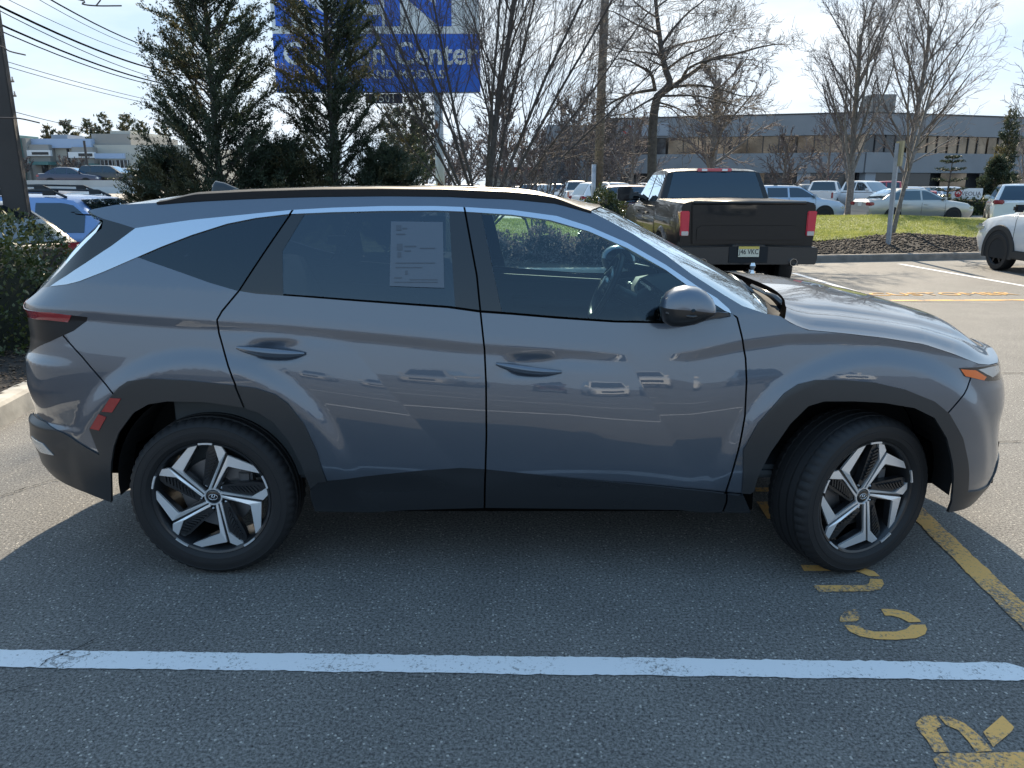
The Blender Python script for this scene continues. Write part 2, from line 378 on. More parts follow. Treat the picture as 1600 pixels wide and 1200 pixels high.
L['arch_f'] = [(1176, 802), (1178, 764), (1184, 742), (1203, 706), (1234, 661.5), (1262, 634), (1287, 626.5), (1334, 626.5), (1381, 629), (1428, 637), (1459, 652.5), (1478, 684), (1487, 722), (1486, 783), (1479, 803)]
L['lip_f'] = [(1476, 773), (1505, 768), (1530, 765), (1547, 759), (1556, 742), (1560, 722), UZ(2.25, .44), UZ(U1 + .02, .44)]
L['tail_out'] = [UZ(U0 - .02, 1.165), UZ(-2.5, 1.165), (37.5, 482), (80, 488), (137, 495.5), (135, 502), (115, 517), (80, 533), (45, 551), UZ(-2.5, .985), UZ(U0 - .02, .985)]
L['tail_mid'] = [UZ(U0 - .02, 1.125), UZ(-2.5, 1.125), (41, 497), (75, 500), (107, 503.5), (114, 489)]
L['head'] = [(1498, 575), (1530, 573.5), (1549, 570.5), (1565, 567), UZ(2.24, .92), UZ(2.27, .84), (1562, 593.5), (1544, 595.5), (1525, 592), (1506, 588), (1498, 575)]
L['head_or'] = [(1501, 577), (1524, 578.5), (1541, 589), (1537, 594.5), (1508, 587.5), (1501, 577)]
L['head_lens'] = [(1528, 577.5), (1546, 573.5), (1559, 570.5), (1561, 580), (1550, 589.5), (1541, 585), (1528, 577.5)]
L['refl1'] = [(174, 621), (191, 622), (177, 643.5), (161, 642), (174, 621)]
L['refl2'] = [(156, 646), (168, 651), (157, 671.5), (143, 668.5), (156, 646)]
L['backup'] = [(52, 681), (70, 692.5), (87, 710), (66, 705), (55, 692), (52, 681)]
L['grille'] = [UZ(U1 + .02, .84), UZ(2.32, .83), UZ(2.26, .70), UZ(2.34, .60), UZ(U1 + .02, .58)]
HANDLES += [(h[0], h[1]) for h in [inv(430, 547), inv(829, 572)]]
SEEDS = {   # part name -> (material, outward offset, [seed pixels or UZ], mirrored?)
 'spoiler_side': (PAINT, 0, [(195, 338)]), 'roof_side': (PAINT, 0, [(600, 313), (1060, 420)]),
 'silver_trim': (SATIN, .003, [(250, 360), (480, 330), (600, 326.3), (708, 326.5), (740, 327.5), (900, 351), (1000, 396), (1100, 458.5)]),
 'hatch_pillar': (GLOSSB, 0, [(125, 408)]),
 'quarter_window': (GQ, -.003, [(330, 400)]), 'rear_door_pillar': (GLOSSB, -.002, [(430, 385), (420, 430), (464, 342), (452, 348)]), 'door_post': (GLOSSB, -.002, [(722, 420)]),
 'rear_door_window': (GR, -.004, [(580, 400)]), 'front_door_pillar': (GLOSSB, -.002, [(760, 420)]), 'front_door_window': (GF, -.004, [(870, 430)]),
 'rear_door': (PAINT, 0, [(600, 620)]), 'front_door': (PAINT, 0, [(950, 600)]), 'front_fender': (PAINT, 0, [(1200, 560)]),
 'quarter_panel': (PAINT, 0, [(250, 530)]), 'rear_bumper': (PAINT, 0, [(90, 600)]), 'rear_bumper_cladding': (CLAD, .006, [(110, 730)]),
 'rear_arch_trim': (CLAD, .007, [(260, 610), (460, 670)]), 'rocker_trim': (ROCK, .012, [(600, 775), (950, 775), (1140, 785)]),
 'front_arch_trim': (CLAD, .007, [(1300, 610), (1500, 730), (1170, 740)]), 'front_bumper': (PAINT, 0, [(1530, 700)]), 'front_lip': (CLAD, .006, [(1500, 785)]),
 'tail_light': (TAILB, .001, [(70, 520)]), 'tail_light_lens': (REDL, .003, [(70, 493.5)]), 'headlight': (GLOSSB, .001, [(1513, 576)]), 'head_lens': (LENS, .003, [(1552, 578)]), 'turn_signal': (ORANGE, .002, [(1518, 583)]),
 'reflector': (REDR, .010, [(175, 632)]), 'reflector_low': (REDR, .010, [(156, 658)]), 'backup_light': (LENS, .009, [(66, 697)]), 'grille': (GLOSSB, -.02, [UZ(U1 - .02, .7)]),
}
# ---- constrained triangulation of the whole side in (u, Z), cut into panels
def build_side():
    V = []; E = []
    for k, pts in L.items():
        q = np.array(uv(pts))
        q = q if len(q) < 3 or k[:2] == 'g_' and len(q) < 4 else q
        # densify
        out = [q[0]]
        for a, b in zip(q[:-1], q[1:]):
            n = max(1, int(np.ceil(np.linalg.norm(b - a) / .05)))
            for i in range(1, n + 1): out.append(a + (b - a) * i / n)
        s = len(V); V += [tuple(p) for p in out]; E += [(s + i, s + i + 1) for i in range(len(out) - 1)]
    NB = len(E)                                                    # edges after this are creases, not borders
    for tc_ in (.012, 0., -.008, -.032, -.04, -.052):
        us = np.arange(-2.45, 2.1, .025); zs = interp(plan(us)[0], ZC) + tc_
        s = len(V); V += list(zip(us, zs)); E += [(s + i, s + i + 1) for i in range(len(us) - 1)]
    for (a, b) in (((-.74, .985), (-.452, .640)), ((.372, .93), (.545, .63))):
        for o in (-.006, .006):
            w = np.linspace(0, 1, 22); s = len(V); V += [(a[0] + (b[0] - a[0]) * q + o, a[1] + (b[1] - a[1]) * q) for q in w]; E += [(s + i, s + i + 1) for i in range(21)]
    NE = len(E)
    s = len(V)                                                     # frame round everything
    V += [(U0, .1), (U1, .1), (U1, 1.75), (U0, 1.75)]; E += [(s, s + 1), (s + 1, s + 2), (s + 2, s + 3), (s + 3, s)]
    VL = np.array(V); A = VL[[e[0] for e in E]]; B = VL[[e[1] for e in E]]
    st = .02
    gu, gz = np.meshgrid(np.arange(U0 + st / 2, U1, st), np.arange(.2, 1.64, st), indexing='ij'); gz = gz + (np.arange(gu.shape[0]) % 2)[:, None] * st * .5
    G = np.stack([gu.ravel(), gz.ravel()], 1)
    keep = np.ones(len(G), bool); d = B - A; dd = (d * d).sum(1) + 1e-12
    for i in range(0, len(G), 2000):
        g = G[i:i + 2000]; t = np.clip(((g[:, None] - A) * d).sum(2) / dd, 0, 1)
        keep[i:i + 2000] = (np.linalg.norm(g[:, None] - (A + t[..., None] * d), axis=2).min(1) > .007)
    V = V + [tuple(p) for p in G[keep]]
    a, b = np.meshgrid(np.arange(U0 + .03, -1.75, .018), np.r_[np.arange(.96, 1.05, .008), np.arange(1.09, 1.19, .008), np.arange(.60, .69, .008)]); V += [(p, q) for p, q in zip(a.ravel() + .0013, b.ravel() + .0009)]
    for hu, hz in HANDLES:
        a, b = np.meshgrid(np.arange(-.13, .131, .009), np.arange(-.06, .061, .009)); V += [(hu + p, hz + q) for p, q in zip(a.ravel() + .0011, b.ravel() + .0007)]
    r = delaunay_2d_cdt([Vector(v) for v in V], E, [], 0, 1e-5)
    RV = np.array([tuple(v) for v in r[0]]); RF = [tuple(f) for f in r[2]]
    con = set()
    for e, o in zip(r[1], r[4]):
        if any(i < NB or i >= NE for i in o): con.add((min(e), max(e)))
    emap = {}
    for fi, f in enumerate(RF):
        for i in range(3):
            a, b = f[i], f[(i + 1) % 3]; emap.setdefault((min(a, b), max(a, b)), []).append(fi)
    comp = -np.ones(len(RF), int); nc = 0
    for f0 in range(len(RF)):
        if comp[f0] >= 0: continue
        st_ = [f0]; comp[f0] = nc
        while st_:
            f = st_.pop()
            for i in range(3):
                a, b = RF[f][i], RF[f][(i + 1) % 3]; k = (min(a, b), max(a, b))
                if k in con: continue
                for g in emap[k]:
                    if comp[g] < 0: comp[g] = nc; st_.append(g)
        nc += 1
    FA = np.array(RF); T = RV[FA]
    def locate(p):
        a, b, c = T[:, 0], T[:, 1], T[:, 2]
        cr = lambda o, q: (q[:, 0] - o[:, 0]) * (p[1] - o[:, 1]) - (q[:, 1] - o[:, 1]) * (p[0] - o[:, 0])
        s1, s2, s3 = cr(a, b), cr(b, c), cr(c, a)
        ok = ((s1 >= 0) & (s2 >= 0) & (s3 >= 0)) | ((s1 <= 0) & (s2 <= 0) & (s3 <= 0)); return int(np.nonzero(ok)[0][0])
    who = {}
    for name, (m, off, seeds) in SEEDS.items():
        for sd_ in seeds:
            c = comp[locate(uv([sd_])[0])]
            if c in who and who[c] != name: print('SEED CLASH', name, who[c], sd_)
            who[c] = name
    cont = {c: (comp == c).sum() for c in range(nc)}
    # orient CCW in (u,Z)
    ar = (T[:, 1, 0] - T[:, 0, 0]) * (T[:, 2, 1] - T[:, 0, 1]) - (T[:, 1, 1] - T[:, 0, 1]) * (T[:, 2, 0] - T[:, 0, 0])
    FA[ar < 0] = FA[ar < 0][:, ::-1]
    return RV, FA, comp, who, cont
def region_mesh(RV, F, off, thick, side):
    ids, inv_ = np.unique(F, return_inverse=True); f = inv_.reshape(F.shape)
    q = RV[ids]; N = Nf(q[:, 0], q[:, 1]); P = Pf(q[:, 0], q[:, 1], 0.) + N * (off(q[:, 0], q[:, 1])[:, None] if callable(off) else off)
    nv = len(P); faces = [tuple(t) for t in f]; nor = N.copy(); P2 = P
    if thick:
        cnt = {}
        for t in f:
            for i in range(3):
                a, b = t[i], t[(i + 1) % 3]; cnt[(a, b)] = 1
        be = [(a, b) for (a, b) in cnt if (b, a) not in cnt]
        bv = sorted({v for e in be for v in e}); mp_ = {v: nv + i for i, v in enumerate(bv)}; mq = {v: nv + len(bv) + i for i, v in enumerate(bv)}
        ctr = P.mean(0)
        P2 = np.vstack([P, P[bv], P[bv] - N[bv] * thick]); nor = np.vstack([N, N[bv], N[bv]])
        sk = [(b_, a_, mq_a, mq_b) for (a_, b_, mq_a, mq_b) in [(mp_[a], mp_[b], mq[a], mq[b]) for a, b in be]]
        # skirt normals: sideways
        sn = np.zeros((len(P2), 3))
        for (a, b) in be:
            e = P[b] - P[a]; n = np.cross(e, N[a]); n /= np.linalg.norm(n) + 1e-9
            for v in (a, b): sn[mp_[v]] += n; sn[mq[v]] += n
        k = np.linalg.norm(sn, axis=1) > 1e-6; nor[k] = sn[k] / np.linalg.norm(sn[k], axis=1)[:, None]
        faces += sk
    if side < 0:
        P2 = P2 * [1, -1, 1]; nor = nor * [1, -1, 1]; faces = [t[::-1] for t in faces]
    return P2, faces, nor
def rocker_off(u, z):
    x = plan(u)[0]; zt = interp(x, [(-.93, .43), (-.66, .46), (-.24, .485), (.4, .455), (.95, .40), (1.0, .39)])
    return np.interp(z - zt, [-.4, -.17, -.055, 0.0, .05], [-.03, .004, .032, .002, .002])

suv = thing('suv', 'dark grey compact SUV with black cladding parked alone in the nearest bay', 'car')
RV, FA, comp, who, cont = build_side()
PARTS = {}
gapF = FA[[c not in who and cont[c] < 1400 for c in comp]]
regs = {}
for c, n in who.items(): regs.setdefault(n, []).append(c)
for side in (1, -1):
    for name, cs in regs.items():
        m, off, _ = SEEDS[name]
        F = FA[np.isin(comp, cs)]
        isg = 'window' in name
        P, f, nn = region_mesh(RV, F, rocker_off if name == 'rocker_trim' else off, 0 if isg else .012, side)
        nm = {'reflector_low': 'reflector', 'spoiler_side': 'spoiler', 'tail_light_lens': 'lens', 'head_lens': 'lens', 'turn_signal': 'turn_signal'}.get(name, name)
        o = me(nm, P, f, m, suv, True, nn); PARTS[(name, side)] = o
    # black seams behind every panel gap
    keepg = FA[np.array([(c in who and 'window' not in who[c]) or (c not in who and cont[c] < 1400 and RV[FA[comp == c]].reshape(-1, 2)[:, 1].mean() > 0) for c in comp])]
def pch(p, ch):
    for s in (1, -1):
        for c in ch:
            if (c, s) in PARTS and (p, s) in PARTS: PARTS[(c, s)].parent = PARTS[(p, s)]
pch('front_door', ['front_door_window', 'front_door_pillar']); pch('rear_door', ['rear_door_window', 'rear_door_pillar', 'door_post'])
pch('tail_light', ['tail_light_lens']); pch('headlight', ['turn_signal', 'head_lens']); pch('rear_bumper', ['backup_light', 'reflector', 'reflector_low', 'rear_bumper_cladding'])
pch('front_bumper', ['front_lip', 'grille'])
if 1:
    outside = [c for c in range(comp.max() + 1) if c not in who and (cont[c] > 900)]
    gc = [c for c in range(comp.max() + 1) if c not in who and c not in outside and RV[FA[comp == c]].reshape(-1, 2)[:, 1].max() < 1.64 and RV[FA[comp == c]].reshape(-1, 2)[:, 1].min() > .15]
    print('gap regions', [(c, cont[c], RV[FA[comp == c]].reshape(-1, 2).mean(0).round(2).tolist()) for c in gc if cont[c] > 12])
    print('outside', [(c, cont[c], RV[FA[comp == c]].reshape(-1, 2).mean(0).round(2).tolist()) for c in outside])
    Fg = FA[np.isin(comp, gc)]
    for side in (1, -1):
        P, f, nn = region_mesh(RV, Fg, -.007, 0, side); o = me('panel_seams', P, f, BLACK, suv, True, nn)
# ---- centre surfaces (roof, windshield, hood, hatch), lofted across from the right edge
def cross(name, Rp, Cx, m, pw=2.3, nt=33, parent=suv, lift=None, normals=True, xp=2.0, last=None):
    """Rp: right edge points; Cx: matching centre-line (x, z); symmetric cross curves"""
    Rp = np.asarray(Rp, float); Cx = np.asarray(Cx, float); t = np.linspace(-1, 1, nt); P = np.zeros((len(Rp), nt, 3))
    for i in range(len(Rp)):
        a = np.abs(t)
        P[i, :, 0] = Cx[i, 0] + (Rp[i, 0] - Cx[i, 0]) * a ** xp
        P[i, :, 1] = -t * Rp[i, 1] * -1 * -1 if False else t * (-Rp[i, 1])
        P[i, :, 2] = Cx[i, 1] + (Rp[i, 2] - Cx[i, 1]) * a ** pw
        if lift is not None: P[i, :, 2] += lift(i / (len(Rp) - 1), a)
    if last is not None:
        for i in range(len(Rp)):
            w = float(sstep(i / (len(Rp) - 1), .74, 1.)); ye = np.abs(P[i, :, 1]); sc = ye / ye.max() * last[0, 1] * -1
            cx = np.interp(sc, -last[::-1, 1], last[::-1, 0]); cz = np.interp(sc, -last[::-1, 1], last[::-1, 2])
            P[i, :, 0] = P[i, :, 0] * (1 - w) + w * (cx - (last[0, 0] - Rp[i, 0])); P[i, :, 2] = P[i, :, 2] * (1 - w) + w * (cz - (last[0, 2] - Rp[i, 2]))
    mb = MB().grid(P, flip=True); return mb.build(name, m, parent, smooth=True, fix=False), P
edge = lambda pts, n, off=0.: resample(np.array([Pf(*q) for q in uv(pts)]), n)
roofpix = [(181, 320), (215, 318.5), (248, 316.5), (300, 312), (400, 307), (500, 304), (600, 303), (700, 304), (800, 308), (870, 315), (920, 329)]
Rr = edge([(137, 329.5), (160, 324)] + roofpix, 44)
ZROOF = [(-2.1, 1.53), (-1.98, 1.548), (-1.86, 1.560), (-1.7, 1.592), (-1.55, 1.612), (-1.385, 1.627), (-1.0, 1.639), (-.75, 1.641), (-.43, 1.635), (-.114, 1.617), (.05, 1.598), (.2, 1.572), (.30, 1.55)]
_k = np.linspace(0, 1, len(Rr)); _cx = Rr[:, 0] - .14 * (1 - sstep(_k, 0, .15)) + .11 * sstep(_k, .75, 1)
ROOF, RP = cross('roof', Rr, np.stack([_cx, np.maximum(interp(_cx, ZROOF), Rr[:, 2] + .002)], 1), PAINT, pw=3.0)
# windshield
Rw = edge([(920, 329), (946, 342), (990, 366), (1040, 398), (1080, 428), (1130, 460), (1160, 478), (1198, 490.5)], 26) + [0, 0, -.004]
CW = resample([(.31, 1.545), (.37, 1.524), (.52, 1.447), (.73, 1.338), (.865, 1.267), (.985, 1.203), (1.06, 1.150)], 26)
cross('windshield', Rw, CW, GW, pw=2.6, xp=2.2)
# black ceramic band inside the windshield edge
for sgn in (1, -1):
    t = np.linspace(.90, 1, 6); P = np.zeros((26, 6, 3))
    for i in range(26):
        P[i, :, 0] = CW[i, 0] + (Rw[i, 0] - CW[i, 0]) * t ** 2.2; P[i, :, 1] = sgn * t * Rw[i, 1]; P[i, :, 2] = CW[i, 1] + (Rw[i, 2] - CW[i, 1]) * t ** 2.6
    MB().grid(P - [.006, 0, .006]).build('windshield_border', BLACK, suv, smooth=True)
# hood
Rh = edge([(1226, 499), (1240, 507.5), (1262, 516), (1320, 521.5), (1381, 528.5), (1444, 538.5), (1491, 554), (1528, 569), (1545, 570.5), (1558, 567.5)], 40)
_x = Rh[:, 0]; _cxh = resample([(1.13, 1.160), (1.35, 1.148), (1.53, 1.122), (1.75, 1.080), (1.9, 1.040), (2.05, .980), (2.13, .935), (2.17, .896)], 40)
def hlift(s, a):
    f = 1 - sstep(s, .72, .98)
    return f * (.014 * sstep(a, .98, .90) * sstep(a, .76, .88) - .012 * sstep(a, .90, .80) * sstep(a, .5, .74) * 0 + .010 * sstep(a, .74, .70))
_ue = uv([(1558, 567.5)])[0]; _uu = np.linspace(_ue[0], U1 - .001, 30); LASTC = Pf(_uu, np.interp(_uu, [_ue[0], 2.35, U1], [_ue[1], .915, .895])); LASTC[0] = Rh[-1]
HOOD, HP = cross('hood', Rh + [0, 0, .002], _cxh, PAINT, pw=3.2, xp=2.6, nt=81, lift=hlift, last=LASTC + [.016, 0, .011])
MB().grid(np.stack([HP[0], HP[0] + [-.012, 0, -.024], HP[0] + [-.03, 0, -.032]])).build('hood_edge', BLACK, HOOD)
MB().grid(np.stack([HP[-1], HP[-1] - [.0, 0, .03], HP[-1] - [.05, 0, .06]]), flip=True).build('hood_nose', GLOSSB, HOOD)
# cowl panel between windshield and hood
a = np.linspace(-1, 1, 33); cw0 = np.stack([1.06 + (Rw[-1, 0] - 1.06) * np.abs(a) ** 2.2, -a * Rw[-1, 1] * -1 * -1, 1.145 + (Rw[-1, 2] - 1.145) * np.abs(a) ** 2.6], 1)
cw0[:, 1] = a * -Rw[-1, 1]
cw1 = HP[0][np.linspace(0, 80, 33).astype(int)] + [-.022, 0, -.030]
MB().grid(np.stack([cw0 + [0, 0, .0], (cw0 + cw1) / 2 - [0, 0, .012], cw1]), flip=True).build('cowl', mat('cowl_black', (.022, .023, .025), rough=.8, spec=.15), suv, smooth=True)
WIPER = mat('wiper_black', (.03, .03, .032), rough=.2, spec=.8, coat=.5)
for y0, y1 in ((-.56, .02), (-.02, .62)):
    m = MB(); pa = Vector((1.02, y0, 1.155)); 
    m.tube([(1.085, y0 - .04, 1.125), (1.05, y0, 1.165), (1.02, y0 + .25, 1.185)], [.014, .012, .007], 6); m.tube([(.955, y0 + .02, 1.185), (.985, y1 - .1, 1.205), (1.0, y1, 1.198)], [.008, .009, .006], 5)
    m.tube([(1.085, y0 - .04, 1.10), (1.085, y0 - .04, 1.14)], .022, 8); m.build('wiper', WIPER, suv, smooth=True)
# hatch: rear glass and upper tailgate
Rg = edge([(137, 331), (147, 342), (160, 346), (150, 363), (117, 397), (92, 425), (64, 450), (37, 477)], 30)
Cg = resample([(-2.02, 1.545), (-1.98, 1.50), (-2.05, 1.45), (-2.20, 1.30), (-2.31, 1.20), (-2.365, 1.165)], 30)
cross('tailgate', Rg[14:], Cg[14:], PAINT, pw=2.6, xp=2.4); cross('rear_window', Rg[:15], Cg[:15], GR, pw=2.6, xp=2.4)
# roof rails
for sgn in (1, -1):
    rp_ = edge([(246, 316.5)] + roofpix[3:] + [(924, 330)], 46); n = len(rp_); k = np.linspace(0, 1, n)
    h = .019 * sstep(k, 0, .10) * (1 - sstep(k, .86, 1)) + .002; w = .013
    ring = [(-.020, -.006), (-.022, 1), (-.012, 1.12), (.012, 1.12), (.022, 1), (.024, -.006)]
    P = np.zeros((n, 6, 3))
    for j, (dy, dz) in enumerate(ring):
        P[:, j, 0] = rp_[:, 0]; P[:, j, 1] = sgn * (rp_[:, 1] + .012 + dy); P[:, j, 2] = rp_[:, 2] + (h * dz if dz > 0 else -.008) + (.006 if dz > 0 and dy > 0 else 0)
    MB().grid(P).build('roof_rail', mat('rail_black', (.010, .012, .016), rough=.5, spec=.3), suv, smooth=True, angle=40)
# antenna fin
m = MB(); prof = [(-.17, 0), (-.16, .05), (-.145, .066), (-.10, .056), (-.03, .025), (.03, 0)]
P = np.zeros((len(prof), 7, 3))
for i, (x, z) in enumerate(prof):
    for j, q in enumerate(np.linspace(-1, 1, 7)): P[i, j] = (-1.44 + x, q * .028 * (1 - .25 * i / 5 if i else .5), 1.608 + z * (1 - abs(q) ** 2.2) - .01)
m.grid(P); m.build('antenna_fin', GLOSSB, suv, smooth=True)
# door handles
def handle(tips, thick, nm='door_handle'):
    for sgn in (1, -1):
        (u0, z0), (u1, z1) = uv(tips); m = MB(); n = 15; P = np.zeros((n, 10, 3))
        for i, k in enumerate(np.linspace(0, 1, n)):
            u, z = u0 + (u1 - u0) * k, z0 + (z1 - z0) * k; c = Pf(u, z - .004 * math.sin(math.pi * k)); c[1] = np.interp(k, [0, 1], [Pf(u0, z0)[1], Pf(u1, z1)[1]])
            s = math.sin(math.pi * (.04 + .92 * k)) ** .6; out = .004 + .026 * s
            for j in range(10):
                q = 2 * math.pi * j / 10; P[i, j] = c + [0, -out + .012 * s * math.cos(q) * -1, 0] + np.array([0, 0, thick * s * math.sin(q) * (1.15 if math.sin(q) < 0 else .8)])
        P[:, :, 1] *= sgn; P2 = np.concatenate([P, P[:, :1]], 1)
        m.grid(P2); m.build(nm, PAINT, PARTS[('rear_door' if tips[0][0] < 600 else 'front_door', sgn)], smooth=True)
handle([(371, 542), (477, 551.5)], .021); handle([(775, 567.5), (877.5, 580)], .019)
# side mirrors
out_px = [(1031, 478), (1034, 466), (1042, 457), (1055, 449.5), (1071, 446), (1088, 448), (1102, 455), (1112, 466), (1117, 478), (1117.5, 486)]
low_px = [(1117.5, 486), (1115, 491), (1100, 499), (1082, 506), (1062, 509.5), (1046, 509), (1037, 503), (1033, 493), (1031, 478)]
def mirror_loft(px, levels, close):
    base = np.array([atY(x, y, -1.0) for x, y in px]); c = np.array(atY(1076, 480, -1.0)); P = []
    for y, s in levels:
        q = c + (base - c) * s; q[:, 1] = y; P.append(q)
    return np.array(P)
LV = [(-.955, .80), (-.965, .93), (-.985, 1.0), (-1.015, 1.0), (-1.045, .93), (-1.062, .80), (-1.074, .6), (-1.081, .35), (-1.084, .08)]
for sgn in (1, -1):
    P = mirror_loft(out_px, LV, 0); P[:, :, 1] *= sgn; mir = MB().grid(P).build('side_mirror', PAINT, suv, smooth=True)
    P = mirror_loft(low_px, LV, 0); P[:, :, 1] *= sgn; m = MB().grid(P)
    a0 = np.array([atY(1085, 490, -.99), atY(1110, 487, -.96), atY(1138, 489, -.905), atY(1142, 492, -.875)]); a1 = np.array([atY(1085, 502, -.99), atY(1110, 498, -.96), atY(1138, 494, -.905), atY(1142, 495, -.875)])
    A = np.stack([a0, a1, a1 + [0, .07, -.0], a0 + [0, .07, 0], a0], 1); A[:, :, 1] *= sgn; m.grid(A); m.build('mirror_base', mat('mirror_black', (.016, .017, .019), rough=.3, coat=.2), mir, smooth=True, angle=50)
    ts = np.array([atY(x, y, -1.0) for x, y in [(1036, 486), (1075, 489.5), (1110, 486.5)]]); ts[:, 1] = [-1.052, -1.0855, -1.03]
    m = MB(); ts[:, 1] *= sgn; m.tube(ts, [.005, .006, .004], 6); m.build('turn_signal', GLOSSB, mir, smooth=True)
    m = MB(); m.box((atY(1034, 478, -1.0)[0] + .012, -1.005 * sgn, atY(1034, 478, -1)[2]), (.012, .075, .08)); m.build('mirror_glass', CHROME, mir, bevel=.004)
# ---------------------------------------------------------------- wheels
RIMR, TY = .254, .3545
SPA = [(-.02, .14), (.298, .80), (.222, .941), (.111, .963), (.182, .645), (.150, .566), (-.055, .16)]
SPB = [(.012, .14), (.33, .755), (.758, .566), (.85, .434), (.325, .566), (.285, .53), (.052, .14)]
SPD = [(-.15, .22), (-.03, .80), (.02, .90), (.111, .955), (.222, .935), (.298, .79), (.33, .745), (.75, .556), (.84, .434), (.31, .545), (.10, .14)]
def rot72(poly, k):
    c, s = math.cos(-k * 2 * math.pi / 5), math.sin(-k * 2 * math.pi / 5); return [(a * c - b * s, a * s + b * c) for a, b in poly]
def spoke_fn(a, b, h):
    r = math.hypot(a, b); return (a * RIMR, h - .006 + .012 * (1 - r) - .010 * math.sin(math.pi * min(1, r)), b * RIMR)
def make_wheel(parent, loc, steer=0., flip=False, phase=0.):
    w = node('wheel', parent, loc, (0, 0, (math.pi if flip else 0) + steer))
    t = MB(); prof = [(.250, -.098), (.258, -.112), (.270, -.1185), (.272, -.1205), (.290, -.1225), (.2905, -.124), (.300, -.1243), (.3005, -.1228), (.322, -.1205), (.3235, -.122), (.327, -.1195), (.338, -.112), (.3475, -.100), (.3525, -.086), (.3537, -.070), (.346, -.068), (.346, -.060), (.3541, -.058), (TY, -.030), (.346, -.028), (.346, -.019), (TY, -.017)]
    prof = prof + [(r, -y) for r, y in prof[::-1]]
    NT = 168; jj0 = [i for i, q in enumerate(prof) if q[0] in (.338, .3475, .3525, .3537)][:4]; t.lathe(prof, NT); V = np.array(t.v).reshape(NT, len(prof), 3)
    for k in range(NT):
        if k % 3 == 0:
            for j in jj0:
                for jj in (j, len(prof) - 1 - j): V[k, jj, 0] *= .984; V[k, jj, 2] *= .984
    t.v = [tuple(q) for q in V.reshape(-1, 3)]
    ty = t.build('tyre', RUB, w, smooth=True, angle=35)
    m = MB(); m.lathe([(RIMR + .002, -.100), (RIMR - .002, -.1075), (.243, -.104), (.236, -.092), (.226, -.060), (.222, .02), (.23, .10)], 64)
    for k in range(5): m.prism(rot72(SPD, k), -.080, -.050, spoke_fn)
    m.lathe([(.0, -.068), (.058, -.067), (.070, -.060), (.078, -.03)], 30)
    for k in range(5):                                              # ribbed insert beside each spoke
        for i in range(9):
            q = .30 + i * .062; L1 = np.array([-.13 + .16 * (q - .22) / .66, q]); g = (q - .16) / .45; R1 = np.array([-.055 + .21 * g, .16 + .43 * g + .02])
            R1 = np.array([min(R1[0], .165), R1[1]]); a = L1 + (R1 - L1) * .12; b = L1 + (R1 - L1) * .86 + [0, .055]
            d = np.array([-.006, .012]); m.prism(rot72([tuple(a - d), tuple(b - d), tuple(b + d), tuple(a + d)], k), -.0875, -.078, spoke_fn)
    rim = m.build('rim', RIMK, w, smooth=True, angle=30)
    m = MB()
    for k in range(5):
        m.prism(rot72(SPA, k), -.0885, -.079, spoke_fn); m.prism(rot72(SPB, k), -.0885, -.079, spoke_fn)
        an = np.radians(np.linspace(83.4, 97, 9)); arc = [(.992 * math.cos(q), .992 * math.sin(q)) for q in an] + [(.962 * math.cos(q), .962 * math.sin(q)) for q in an[::-1]]
        m.prism(rot72(arc, k), -.112, -.100, lambda a, b, h_: (a * RIMR, h_, b * RIMR))
    m.lathe([(.031, -.080), (.033, -.0845), (.038, -.0845), (.040, -.078)], 30)
    m.build('spoke_face', MACH, rim)
    m = MB(); m.lathe([(0, -.086), (.026, -.0858), (.0315, -.083), (.032, -.07)], 30); cap = m.build('hub_cap', GLOSSB, rim, smooth=True)
    m = MB(); ta = math.radians(0)
    pts = [(.019 * math.cos(q), -.0868, .0125 * math.sin(q)) for q in np.linspace(0, 2 * math.pi, 25)]; m.tube(pts, .0014, 5, cap=False)
    m.tube([(-.009, -.087, -.009), (-.006, -.087, 0), (-.002, -.087, .010)], .0017, 5); m.tube([(.002, -.087, -.010), (.006, -.087, 0), (.009, -.087, .009)], .0017, 5); m.tube([(-.006, -.087, .002), (0, -.087, -.001), (.006, -.087, -.001)], .0014, 5)
    e = m.build('emblem', CHROME, rim, smooth=True)
    m = MB()
    for k in range(5):
        q = math.radians(118 - 72 * k); m.lathe([(0, -.083), (.006, -.081), (.0095, -.074), (.0095, -.06)], 10, c=(.056 * math.cos(q), 0, .056 * math.sin(q)))
    m.build('lug_nuts', mat('lug', (.35, .36, .38), rough=.2, metal=1), rim, smooth=True)
    m = MB(); m.lathe([(.06, -.045), (.075, -.03), (.155, -.028), (.155, -.004), (.06, -.004)], 48); m.build('brake_disc', DISC, w, smooth=True, angle=30)
    m = MB(); m.box((.13 * (1 if not flip else -1), -.02, .04), (.06, .06, .13)); m.build('brake_caliper', mat('calliper', (.10, .10, .105), rough=.5), w, bevel=.012)
    rz_ = R(phase)
    for q in [rim] : q.rotation_euler = (0, rz_, 0)
    return w
ST = R(21)
make_wheel(suv, (WX[0], -.803, .3535)); make_wheel(suv, (WX[0], .803, .3535), flip=True)
make_wheel(suv, (WX[1] - .0, -.800, .3535), ST, phase=3); make_wheel(suv, (WX[1], .800, .3535), ST, flip=True)
